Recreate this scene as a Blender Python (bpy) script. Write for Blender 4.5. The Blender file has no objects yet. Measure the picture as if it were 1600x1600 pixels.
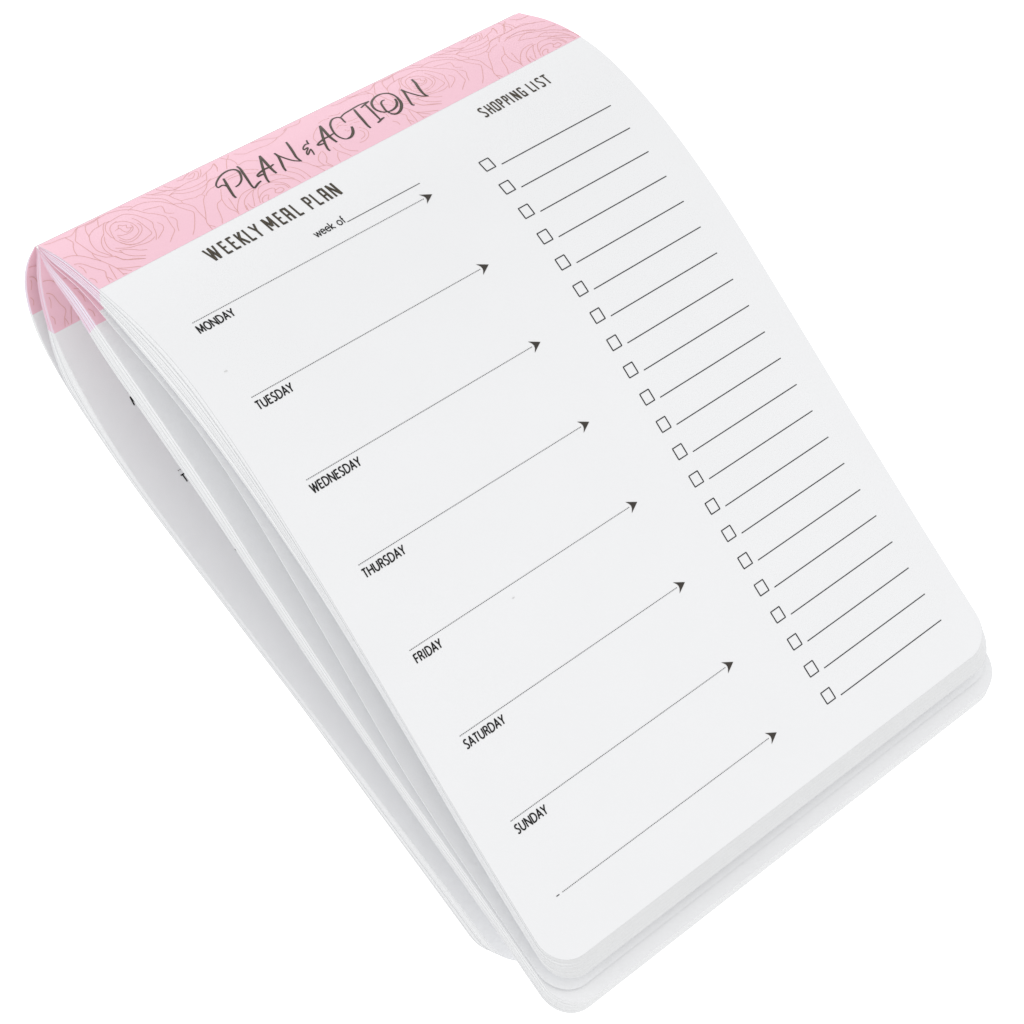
import bpy, math, random
import numpy as np
from mathutils import Matrix, Vector
random.seed(7)

# ------------------------------------------------------------------ camera, light, exposure
W = 0.15                                   # width of the pad in metres; every page measure below is in widths
CAM_R = np.array([[0.7138942244508051,-0.5444153385015722,0.4404168201824468],[-0.44345467754494755,-0.8382334386220396,-0.3173525662995475],[0.5419437104154875,0.031251265216317936,-0.8398335389593596]]); CAM_T = np.array([-0.7026504443093171,-0.3946622405883699,4.074836890167254]); CAM_F = 4297.186144527386
SLOPE, OFFSET = [-0.14824945362336917,-0.2176458366366556]                  # the line (in the pad's side view) along which it rests on the table
TILT = math.atan(-SLOPE)
BASE = Matrix.Rotation(TILT, 4, 'X')
_low = Vector((0, -0.8, SLOPE * -0.8 + OFFSET)) * W
BASE = Matrix.Translation((-0.5 * W, 0.7 * W, -(BASE @ _low).z + 0.0004)) @ BASE

scene = bpy.context.scene
C = scene.collection
cam_data = bpy.data.cameras.new('camera')
cam = bpy.data.objects.new('camera', cam_data); C.objects.link(cam)
cam_data.sensor_width = 36.0
cam_data.lens = CAM_F / 1600.0 * 36.0
cam_data.clip_start = 0.01; cam_data.clip_end = 50.0
rot = CAM_R.T @ np.diag([1.0, -1.0, -1.0])
pos = -CAM_R.T @ CAM_T * W
m = Matrix([[*rot[0], pos[0]], [*rot[1], pos[1]], [*rot[2], pos[2]], [0, 0, 0, 1]])
cam.matrix_world = BASE @ m
scene.camera = cam

world = bpy.data.worlds.new('World'); scene.world = world
world.use_nodes = True
bg = world.node_tree.nodes['Background']
bg.inputs['Color'].default_value = (1.0, 1.0, 1.0, 1)
bg.inputs['Strength'].default_value = 1.0      # even white all around, background and light alike

def area_fill(name, loc, target, size, power, color):
    l = bpy.data.lights.new(name, 'AREA'); l.shape = 'SQUARE'; l.size = size; l.energy = power; l.color = color
    o = bpy.data.objects.new(name, l); C.objects.link(o)
    d = Vector(target) - Vector(loc)
    o.location = loc; o.rotation_euler = d.to_track_quat('-Z', 'Y').to_euler()
    return o
area_fill('added_fill', (-0.50, 0.22, 0.26), (0.0, 0.0, 0.03), 0.35, 0.26, (1.0, 0.995, 0.99))      # added fill, low, beside the open edges, to lighten the gaps
area_fill('added_fill', (0.15, -0.60, 0.22), (0.0, 0.0, 0.02), 0.35, 0.34, (1.0, 0.995, 0.99))      # added fill, low, in front of the free ends, to lighten their steps

scene.view_settings.view_transform = 'Standard'
scene.view_settings.look = 'None'
scene.view_settings.exposure = 0.0
scene.view_settings.gamma = 1.0
scene.view_settings.use_curve_mapping = False
scene.cycles.max_bounces = 16; scene.cycles.diffuse_bounces = 12

# ------------------------------------------------------------------ materials
def material(name, color, rough=0.7, spec=0.25, bump=0.0, mottle=0.0, scale=60.0, sheen=0.0):
    mt = bpy.data.materials.new(name); mt.use_nodes = True
    nt = mt.node_tree; b = nt.nodes['Principled BSDF']
    b.inputs['Base Color'].default_value = (*color, 1)
    b.inputs['Roughness'].default_value = rough
    b.inputs['Specular IOR Level'].default_value = spec
    tc = nt.nodes.new('ShaderNodeTexCoord')
    if mottle:
        n = nt.nodes.new('ShaderNodeTexNoise'); n.inputs['Scale'].default_value = scale; n.inputs['Detail'].default_value = 4
        r = nt.nodes.new('ShaderNodeMapRange'); r.inputs['To Min'].default_value = 1 - mottle; r.inputs['To Max'].default_value = 1 + mottle
        mx = nt.nodes.new('ShaderNodeVectorMath'); mx.operation = 'SCALE'
        mx.inputs[0].default_value = color
        nt.links.new(tc.outputs['Object'], n.inputs['Vector']); nt.links.new(n.outputs['Fac'], r.inputs['Value'])
        nt.links.new(r.outputs['Result'], mx.inputs['Scale']); nt.links.new(mx.outputs['Vector'], b.inputs['Base Color'])
    if bump:
        n2 = nt.nodes.new('ShaderNodeTexNoise'); n2.inputs['Scale'].default_value = 1500; n2.inputs['Detail'].default_value = 3
        bp = nt.nodes.new('ShaderNodeBump'); bp.inputs['Strength'].default_value = bump; bp.inputs['Distance'].default_value = 0.00004
        nt.links.new(tc.outputs['Object'], n2.inputs['Vector']); nt.links.new(n2.outputs['Fac'], bp.inputs['Height'])
        nt.links.new(bp.outputs['Normal'], b.inputs['Normal'])
    return mt
PAPER = material('white_paper', (0.827, 0.8315, 0.842), 0.65, 0.2, 0.25, 0.012, 45)
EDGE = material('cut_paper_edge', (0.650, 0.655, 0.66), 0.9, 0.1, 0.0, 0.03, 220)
PINK = material('pink_print', (0.865, 0.545, 0.635), 0.55, 0.25, 0.2, 0.02, 30)
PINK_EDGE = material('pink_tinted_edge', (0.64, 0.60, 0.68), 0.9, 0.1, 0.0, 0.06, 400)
ROSE_INK = material('rose_line_ink', (0.71, 0.39, 0.37), 0.6, 0.2)
BLACK_INK = material('black_ink', (0.006, 0.006, 0.006), 0.6, 0.2)
LINE_INK = material('line_ink', (0.015, 0.015, 0.017), 0.6, 0.2)
DOT_INK = material('grey_dot_ink', (0.07, 0.07, 0.075), 0.6, 0.2)
FOIL_INK = material('dark_bronze_ink', (0.030, 0.024, 0.019), 0.4, 0.4, 0.0, 0.35, 900)
FOIL_CORE = material('bronze_foil_sheen', (0.085, 0.068, 0.042), 0.35, 0.6, 0.0, 0.45, 1200)  # lighter bronze core: the foil's sheen painted into the strokes
FOIL_CORE.node_tree.nodes['Principled BSDF'].inputs['Metallic'].default_value = 0.6
SPECK_INK = material('paper_fleck', (0.66, 0.66, 0.66), 0.8, 0.1)
GLUE = material('binding_glue', (0.80, 0.79, 0.78), 0.6, 0.3)

lit = bpy.data.materials.new('glowing_backdrop'); lit.use_nodes = True  # backdrop given an added glow: stays white and lightens page undersides
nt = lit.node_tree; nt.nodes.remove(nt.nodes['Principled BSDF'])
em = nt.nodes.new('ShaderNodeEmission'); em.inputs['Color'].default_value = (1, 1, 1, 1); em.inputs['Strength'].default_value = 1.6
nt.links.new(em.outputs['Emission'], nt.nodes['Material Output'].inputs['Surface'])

# ------------------------------------------------------------------ helpers
def link(name, verts, faces, mats, parent=None, mat_ids=None, smooth=None, scale=W):
    me = bpy.data.meshes.new(name)
    v = np.asarray(verts, dtype=float) * scale
    me.from_pydata(v.tolist(), [], faces)
    for mt in (mats if isinstance(mats, (list, tuple)) else [mats]): me.materials.append(mt)
    if mat_ids is not None: me.polygons.foreach_set('material_index', mat_ids)
    if smooth is not None: me.polygons.foreach_set('use_smooth', smooth)
    me.update()
    o = bpy.data.objects.new(name, me); C.objects.link(o)
    if parent: o.parent = parent
    return o

# ------------------------------------------------------------------ the white surface it rests on
S = 3.0
back = link('backdrop', [(-S, -S, 0), (S, -S, 0), (S, S, 0), (-S, S, 0)], [(0, 1, 2, 3)], lit, scale=1.0)
back['kind'] = 'structure'

# ------------------------------------------------------------------ side-view curves of the pages (from the glued fold to the free end)
FR = np.array([0.0,0.00246,0.00499,0.00759,0.01026,0.01299,0.01579,0.01866,0.02159,0.02459,0.02766,0.0308,0.034,0.03727,0.04061,0.04402,0.04749,0.05103,0.05464,0.05831,0.06205,0.06586,0.06974,0.07369,0.0777,0.08178,0.08592,0.09014,0.09442,0.09877,0.10318,0.10767,0.11222,0.11683,0.12152,0.12627,0.13109,0.13598,0.14093,0.14595,0.15104,0.1562,0.16142,0.16672,0.17207,0.1775,0.18299,0.18855,0.19418,0.19988,0.20564,0.21147,0.21737,0.22333,0.22936,0.23546,0.24163,0.24786,0.25416,0.26053,0.26697,0.27347,0.28004,0.28668,0.29338,0.30016,0.307,0.3139,0.32088,0.32792,0.33503,0.34221,0.34945,0.35676,0.36414,0.37158,0.3791,0.38668,0.39433,0.40204,0.40982,0.41767,0.42559,0.43358,0.44163,0.44975,0.45793,0.46619,0.47451,0.4829,0.49135,0.49988,0.50847,0.51712,0.52585,0.53464,0.5435,0.55243,0.56142,0.57049,0.57962,0.58881,0.59808,0.60741,0.61681,0.62627,0.6358,0.64541,0.65507,0.66481,0.67461,0.68448,0.69442,0.70442,0.71449,0.72463,0.73484,0.74511,0.75546,0.76586,0.77634,0.78688,0.79749,0.80817,0.81892,0.82973,0.84061,0.85156,0.86257,0.87365,0.8848,0.89602,0.9073,0.91866,0.93007,0.94156,0.95311,0.96473,0.97642,0.98818,1.0])
DISP = np.array([[0.0,0.0],[0.00021,0.00018],[0.00043,0.00038],[0.00068,0.00059],[0.00094,0.00082],[0.00122,0.00107],[0.00153,0.00134],[0.00185,0.00163],[0.0022,0.00194],[0.00257,0.00228],[0.00297,0.00264],[0.00339,0.00302],[0.00383,0.00344],[0.0043,0.0039],[0.00479,0.0044],[0.0053,0.00494],[0.00584,0.00552],[0.0064,0.00615],[0.00698,0.00683],[0.00758,0.00756],[0.0082,0.00835],[0.00884,0.00919],[0.00947,0.01006],[0.01006,0.01087],[0.01059,0.01162],[0.01108,0.01232],[0.01151,0.01294],[0.01188,0.0135],[0.0122,0.01398],[0.01246,0.01438],[0.01266,0.01469],[0.0128,0.01491],[0.01287,0.01503],[0.01291,0.01509],[0.01291,0.0151],[0.01288,0.01504],[0.01281,0.01491],[0.01271,0.01472],[0.01258,0.01446],[0.01241,0.01412],[0.01221,0.0137],[0.01198,0.0132],[0.01172,0.01261],[0.01143,0.01193],[0.01112,0.01115],[0.01078,0.01027],[0.01041,0.0093],[0.01004,0.00825],[0.0097,0.00724],[0.00938,0.00626],[0.00909,0.00533],[0.00883,0.00445],[0.0086,0.00361],[0.00839,0.00282],[0.00821,0.00209],[0.00805,0.00141],[0.00791,0.00079],[0.0078,0.00024],[0.0077,-0.00026],[0.00763,-0.00068],[0.00757,-0.00104],[0.00753,-0.00132],[0.0075,-0.00153],[0.00749,-0.00166],[0.00748,-0.0017],[0.00748,-0.0017],[0.00749,-0.00169],[0.00749,-0.00169],[0.00749,-0.00169],[0.00748,-0.0017],[0.00748,-0.00172],[0.00748,-0.00174],[0.00748,-0.00177],[0.00748,-0.0018],[0.00748,-0.00184],[0.00748,-0.00189],[0.00748,-0.00194],[0.00748,-0.00201],[0.00748,-0.00207],[0.00748,-0.00215],[0.00748,-0.00224],[0.00748,-0.00233],[0.00749,-0.00243],[0.00749,-0.00254],[0.00749,-0.00265],[0.0075,-0.00277],[0.0075,-0.00286],[0.00751,-0.00293],[0.00751,-0.00299],[0.00751,-0.00302],[0.00751,-0.00303],[0.00751,-0.00301],[0.00751,-0.00298],[0.00751,-0.00292],[0.0075,-0.00283],[0.0075,-0.00272],[0.00749,-0.00259],[0.00748,-0.00243],[0.00747,-0.00224],[0.00745,-0.00203],[0.00744,-0.00179],[0.00742,-0.00152],[0.0074,-0.00122],[0.00738,-0.0009],[0.00735,-0.00054],[0.00732,-0.00015],[0.00729,0.00026],[0.00726,0.00071],[0.00722,0.0012],[0.00718,0.00171],[0.00714,0.00223],[0.00711,0.00275],[0.00707,0.00326],[0.00703,0.00376],[0.007,0.00426],[0.00696,0.00475],[0.00693,0.00523],[0.0069,0.0057],[0.00687,0.00617],[0.00684,0.00662],[0.00682,0.00707],[0.00679,0.00751],[0.00677,0.00794],[0.00674,0.00837],[0.00672,0.00878],[0.0067,0.00918],[0.00668,0.00957],[0.00666,0.00996],[0.00664,0.01033],[0.00662,0.01069],[0.00661,0.01104],[0.00659,0.01138],[0.00658,0.01171],[0.00657,0.01203],[0.00656,0.01234],[0.00655,0.01263],[0.00654,0.01291],[0.00653,0.01318],[0.00652,0.01344],[0.00651,0.01368],[0.00651,0.01391]])                  # how the far end of each page leans against the near end
CURVE = {"Atop":[[-0.0,0.0],[-0.00228,0.00244],[-0.00464,0.00493],[-0.00707,0.00748],[-0.00959,0.01008],[-0.01217,0.01273],[-0.01484,0.01543],[-0.01759,0.01818],[-0.02042,0.02097],[-0.02333,0.02382],[-0.02633,0.02671],[-0.02941,0.02964],[-0.03261,0.03257],[-0.03594,0.0355],[-0.0394,0.03843],[-0.04299,0.04133],[-0.04671,0.04422],[-0.05057,0.04707],[-0.05456,0.0499],[-0.0587,0.05268],[-0.06297,0.05542],[-0.06739,0.0581],[-0.07192,0.06076],[-0.07653,0.06347],[-0.08122,0.06623],[-0.08598,0.06904],[-0.09082,0.0719],[-0.09574,0.07481],[-0.10073,0.07777],[-0.10581,0.08078],[-0.11095,0.08384],[-0.11618,0.08695],[-0.12148,0.09011],[-0.12688,0.09328],[-0.13238,0.09646],[-0.13798,0.09964],[-0.14369,0.10282],[-0.1495,0.10601],[-0.15542,0.10918],[-0.16144,0.11236],[-0.16758,0.11553],[-0.17381,0.11868],[-0.18016,0.12183],[-0.18662,0.12496],[-0.19318,0.12807],[-0.19986,0.13117],[-0.20664,0.13425],[-0.21354,0.13728],[-0.22058,0.14024],[-0.22775,0.1431],[-0.23505,0.14588],[-0.24249,0.14856],[-0.25006,0.15113],[-0.25776,0.1536],[-0.2656,0.15595],[-0.27356,0.15818],[-0.28165,0.16029],[-0.28987,0.16226],[-0.29821,0.1641],[-0.30668,0.1658],[-0.31527,0.16735],[-0.32398,0.16874],[-0.3328,0.16997],[-0.34174,0.17104],[-0.35079,0.17193],[-0.35994,0.17269],[-0.36919,0.17339],[-0.37853,0.17405],[-0.38797,0.17466],[-0.3975,0.17521],[-0.40713,0.17572],[-0.41685,0.17616],[-0.42666,0.17655],[-0.43657,0.17688],[-0.44657,0.17716],[-0.45667,0.17737],[-0.46686,0.17751],[-0.47713,0.17759],[-0.4875,0.1776],[-0.49797,0.17755],[-0.50852,0.17742],[-0.51916,0.17722],[-0.52989,0.17694],[-0.54071,0.17659],[-0.55162,0.17616],[-0.56262,0.17567],[-0.57371,0.17516],[-0.58489,0.17462],[-0.59616,0.17405],[-0.60752,0.17346],[-0.61897,0.17284],[-0.63051,0.17218],[-0.64214,0.17151],[-0.65386,0.1708],[-0.66566,0.17006],[-0.67756,0.16929],[-0.68955,0.16849],[-0.70163,0.16766],[-0.71379,0.16679],[-0.72605,0.16589],[-0.73839,0.16496],[-0.75082,0.164],[-0.76335,0.163],[-0.77596,0.16196],[-0.78866,0.16089],[-0.80144,0.15978],[-0.81432,0.15864],[-0.82729,0.15745],[-0.84034,0.15623],[-0.85348,0.15497],[-0.86671,0.15371],[-0.88004,0.15246],[-0.89345,0.15123],[-0.90697,0.15001],[-0.92057,0.14881],[-0.93427,0.14763],[-0.94806,0.14646],[-0.96194,0.14532],[-0.97592,0.1442],[-0.98999,0.14309],[-1.00416,0.14201],[-1.01841,0.14094],[-1.03276,0.1399],[-1.04721,0.13888],[-1.06174,0.13788],[-1.07637,0.13691],[-1.0911,0.13596],[-1.10591,0.13503],[-1.12082,0.13413],[-1.13582,0.13326],[-1.15092,0.13241],[-1.1661,0.13159],[-1.18138,0.13079],[-1.19676,0.13002],[-1.21222,0.12928],[-1.22778,0.12857],[-1.24343,0.12789],[-1.25918,0.12724],[-1.27502,0.12662],[-1.29094,0.12603],[-1.30697,0.12548]],
"Abot":[[-0.003,-0.0015],[-0.00626,-0.00077],[-0.00962,-2e-05],[-0.01306,0.00076],[-0.01655,0.00169],[-0.02005,0.00292],[-0.02356,0.00438],[-0.02708,0.00605],[-0.0306,0.00792],[-0.03413,0.00996],[-0.0377,0.01211],[-0.04132,0.01435],[-0.045,0.01667],[-0.04874,0.01907],[-0.05255,0.02152],[-0.05643,0.02404],[-0.06038,0.02662],[-0.06441,0.02925],[-0.06852,0.03191],[-0.07273,0.03459],[-0.07705,0.03726],[-0.08149,0.03992],[-0.08606,0.04254],[-0.09074,0.04514],[-0.09555,0.0477],[-0.10047,0.05025],[-0.10551,0.05276],[-0.11067,0.05523],[-0.11595,0.05765],[-0.12137,0.06002],[-0.12691,0.06231],[-0.13258,0.06452],[-0.13838,0.06666],[-0.1443,0.06873],[-0.15033,0.07074],[-0.15648,0.07271],[-0.16274,0.07463],[-0.1691,0.07652],[-0.17556,0.07839],[-0.18212,0.08025],[-0.18878,0.08209],[-0.19554,0.08392],[-0.2024,0.08575],[-0.20935,0.08757],[-0.21639,0.08939],[-0.22353,0.09121],[-0.23077,0.09302],[-0.2381,0.09483],[-0.24552,0.09665],[-0.25304,0.09845],[-0.26066,0.10027],[-0.26836,0.10209],[-0.27616,0.1039],[-0.28406,0.10571],[-0.29205,0.10749],[-0.30014,0.10927],[-0.30833,0.11102],[-0.31662,0.11275],[-0.325,0.11445],[-0.33349,0.11612],[-0.34208,0.11775],[-0.35076,0.11935],[-0.35955,0.12091],[-0.36843,0.12243],[-0.37742,0.1239],[-0.3865,0.12534],[-0.39569,0.12672],[-0.40497,0.12806],[-0.41435,0.12936],[-0.42383,0.13061],[-0.43341,0.13181],[-0.44309,0.13295],[-0.45287,0.13405],[-0.46274,0.13509],[-0.47271,0.13608],[-0.48278,0.137],[-0.49295,0.13786],[-0.50321,0.13866],[-0.51357,0.13939],[-0.52403,0.14006],[-0.53458,0.14069],[-0.54522,0.14126],[-0.55596,0.1418],[-0.56679,0.1423],[-0.57771,0.14278],[-0.58873,0.14324],[-0.59984,0.14367],[-0.61104,0.14406],[-0.62234,0.1444],[-0.63372,0.14469],[-0.64521,0.14489],[-0.65678,0.14501],[-0.66845,0.14501],[-0.6802,0.14491],[-0.69205,0.14469],[-0.70399,0.14437],[-0.71601,0.14395],[-0.72812,0.14346],[-0.74033,0.14292],[-0.75262,0.14233],[-0.765,0.14171],[-0.77747,0.14107],[-0.79004,0.14041],[-0.80269,0.13972],[-0.81543,0.13901],[-0.82827,0.13826],[-0.84119,0.13747],[-0.8542,0.13662],[-0.86729,0.13572],[-0.88048,0.13475],[-0.89375,0.1337],[-0.90711,0.13259],[-0.92055,0.13141],[-0.93408,0.13017],[-0.9477,0.12888],[-0.9614,0.12757],[-0.9752,0.12623],[-0.98909,0.12488],[-1.00307,0.12354],[-1.01714,0.12222],[-1.0313,0.12091],[-1.04557,0.11964],[-1.05992,0.11841],[-1.07437,0.11722],[-1.08892,0.11607],[-1.10356,0.11497],[-1.1183,0.11392],[-1.13313,0.11292],[-1.14806,0.11197],[-1.16308,0.11107],[-1.1782,0.11022],[-1.19341,0.10937],[-1.20871,0.10857],[-1.22411,0.10783],[-1.2396,0.10716],[-1.25519,0.10658],[-1.27087,0.10608],[-1.28664,0.10557],[-1.3025,0.10491],[-1.31845,0.10425],[-1.33449,0.10358]],
"B":[[-0.0035,-0.002],[-0.00676,-0.00119],[-0.01012,-0.00035],[-0.01356,0.00051],[-0.01709,0.00139],[-0.02071,0.00233],[-0.02439,0.00337],[-0.02812,0.00455],[-0.03189,0.00592],[-0.03567,0.00751],[-0.03946,0.00929],[-0.04327,0.01124],[-0.04712,0.01333],[-0.051,0.01555],[-0.05492,0.01787],[-0.05891,0.02027],[-0.06297,0.02273],[-0.06711,0.02521],[-0.07137,0.0277],[-0.07575,0.03016],[-0.08026,0.03256],[-0.08491,0.03489],[-0.0897,0.03715],[-0.09464,0.03932],[-0.0997,0.0414],[-0.10491,0.04339],[-0.11025,0.04528],[-0.11571,0.04709],[-0.1213,0.04881],[-0.12701,0.05046],[-0.13282,0.05205],[-0.13875,0.05361],[-0.14477,0.05516],[-0.15088,0.05672],[-0.15708,0.0583],[-0.16337,0.05992],[-0.16974,0.06159],[-0.17618,0.06332],[-0.18271,0.0651],[-0.18932,0.06693],[-0.19602,0.06881],[-0.2028,0.07072],[-0.20966,0.07267],[-0.21661,0.07464],[-0.22366,0.07662],[-0.2308,0.07861],[-0.23804,0.0806],[-0.24537,0.08257],[-0.25281,0.08453],[-0.26034,0.08646],[-0.26797,0.0884],[-0.2757,0.09033],[-0.28353,0.09222],[-0.29146,0.09407],[-0.2995,0.09588],[-0.30764,0.09763],[-0.3159,0.09933],[-0.32425,0.10096],[-0.33272,0.10252],[-0.34129,0.10401],[-0.34997,0.10541],[-0.35876,0.10671],[-0.36765,0.10792],[-0.37665,0.10902],[-0.38576,0.11001],[-0.39497,0.11088],[-0.40428,0.11163],[-0.41369,0.11227],[-0.4232,0.1128],[-0.43281,0.11321],[-0.44252,0.11351],[-0.45232,0.1137],[-0.46222,0.1138],[-0.4722,0.11379],[-0.48228,0.11369],[-0.49245,0.11349],[-0.50271,0.1132],[-0.51306,0.11282],[-0.52349,0.11235],[-0.53402,0.11178],[-0.54463,0.11114],[-0.55533,0.11042],[-0.56611,0.10963],[-0.57699,0.10877],[-0.58795,0.10786],[-0.599,0.1069],[-0.61014,0.1059],[-0.62136,0.10485],[-0.63268,0.10377],[-0.64408,0.10266],[-0.65558,0.10152],[-0.66716,0.10034],[-0.67883,0.09913],[-0.69059,0.0979],[-0.70244,0.09663],[-0.71439,0.09534],[-0.72642,0.09403],[-0.73854,0.09268],[-0.75075,0.09131],[-0.76305,0.08992],[-0.77544,0.08849],[-0.78791,0.08705],[-0.80048,0.08558],[-0.81314,0.0841],[-0.8259,0.08261],[-0.83874,0.08114],[-0.85169,0.07971],[-0.86473,0.07833],[-0.87787,0.07702],[-0.89111,0.07581],[-0.90446,0.07471],[-0.9179,0.07373],[-0.93145,0.07288],[-0.9451,0.07214],[-0.95884,0.07153],[-0.97268,0.07105],[-0.98662,0.07067],[-1.00065,0.07042],[-1.01478,0.07029],[-1.029,0.07028],[-1.04331,0.07038],[-1.05771,0.07061],[-1.0722,0.07094],[-1.08678,0.07138],[-1.10145,0.07191],[-1.1162,0.07251],[-1.13105,0.07317],[-1.14599,0.07388],[-1.16102,0.07461],[-1.17613,0.07537],[-1.19134,0.07616],[-1.20665,0.07695],[-1.22204,0.07776],[-1.23752,0.07858],[-1.2531,0.07943],[-1.26876,0.08031],[-1.28452,0.0812],[-1.30037,0.0821],[-1.31631,0.08299],[-1.33234,0.08387],[-1.34847,0.08476]],
"Ctop":[[-0.0042,-0.0025],[-0.00757,-0.0027],[-0.01104,-0.0029],[-0.0146,-0.00306],[-0.01825,-0.00303],[-0.022,-0.0028],[-0.02582,-0.00246],[-0.02972,-0.00197],[-0.0337,-0.00133],[-0.03774,-0.00053],[-0.04184,0.00041],[-0.04601,0.00147],[-0.05025,0.00264],[-0.05456,0.00389],[-0.05895,0.00521],[-0.06341,0.00658],[-0.06797,0.00799],[-0.07262,0.0094],[-0.07737,0.01078],[-0.08223,0.01211],[-0.08721,0.01335],[-0.09232,0.01448],[-0.09754,0.0155],[-0.10288,0.01636],[-0.10833,0.0171],[-0.1139,0.01771],[-0.11957,0.01818],[-0.12533,0.01856],[-0.1312,0.01886],[-0.13716,0.0191],[-0.14322,0.0193],[-0.14936,0.0195],[-0.1556,0.0197],[-0.16194,0.01993],[-0.16836,0.0202],[-0.17487,0.0205],[-0.18148,0.02085],[-0.18817,0.02123],[-0.19495,0.02166],[-0.20183,0.02211],[-0.20879,0.0226],[-0.21585,0.0231],[-0.223,0.02362],[-0.23024,0.02415],[-0.23757,0.02467],[-0.245,0.0252],[-0.25252,0.02571],[-0.26013,0.02622],[-0.26783,0.02671],[-0.27563,0.02719],[-0.28353,0.02767],[-0.29151,0.02814],[-0.29959,0.02859],[-0.30776,0.02903],[-0.31602,0.02947],[-0.32438,0.02989],[-0.33283,0.03031],[-0.34137,0.03072],[-0.35001,0.03113],[-0.35874,0.03154],[-0.36756,0.03195],[-0.37647,0.03236],[-0.38548,0.03277],[-0.39457,0.03316],[-0.40377,0.03354],[-0.41305,0.0339],[-0.42243,0.03422],[-0.4319,0.0345],[-0.44147,0.03472],[-0.45113,0.03489],[-0.46088,0.03499],[-0.47073,0.03503],[-0.48067,0.03501],[-0.4907,0.03494],[-0.50082,0.03483],[-0.51104,0.03469],[-0.52134,0.03453],[-0.53174,0.03436],[-0.54223,0.03421],[-0.55282,0.03408],[-0.5635,0.03399],[-0.57427,0.03394],[-0.58513,0.03394],[-0.59608,0.034],[-0.60713,0.03411],[-0.61827,0.03428],[-0.6295,0.0345],[-0.64082,0.03476],[-0.65223,0.03506],[-0.66374,0.03538],[-0.67533,0.03571],[-0.68702,0.03603],[-0.6988,0.03635],[-0.71068,0.03663],[-0.72265,0.03688],[-0.73471,0.03708],[-0.74686,0.03725],[-0.75911,0.03738],[-0.77145,0.03747],[-0.78388,0.03755],[-0.79641,0.03762],[-0.80903,0.0377],[-0.82174,0.03781],[-0.83454,0.03796],[-0.84743,0.03816],[-0.86042,0.03843],[-0.87349,0.03879],[-0.88665,0.03924],[-0.89991,0.03981],[-0.91325,0.04051],[-0.92667,0.04134],[-0.94018,0.0423],[-0.95377,0.04339],[-0.96744,0.0446],[-0.9812,0.04589],[-0.99504,0.04726],[-1.00897,0.04868],[-1.02299,0.05013],[-1.03711,0.0516],[-1.05131,0.05307],[-1.06561,0.05455],[-1.08,0.05601],[-1.09448,0.05747],[-1.10906,0.05891],[-1.12373,0.06034],[-1.1385,0.06175],[-1.15337,0.06313],[-1.16832,0.06448],[-1.18338,0.0658],[-1.19853,0.06709],[-1.21377,0.06836],[-1.22911,0.06963],[-1.24454,0.07085],[-1.26007,0.07207],[-1.27568,0.07336],[-1.29137,0.07481],[-1.30715,0.07639],[-1.32301,0.07797],[-1.33899,0.07938],[-1.35505,0.0808],[-1.37121,0.08223]],
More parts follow.
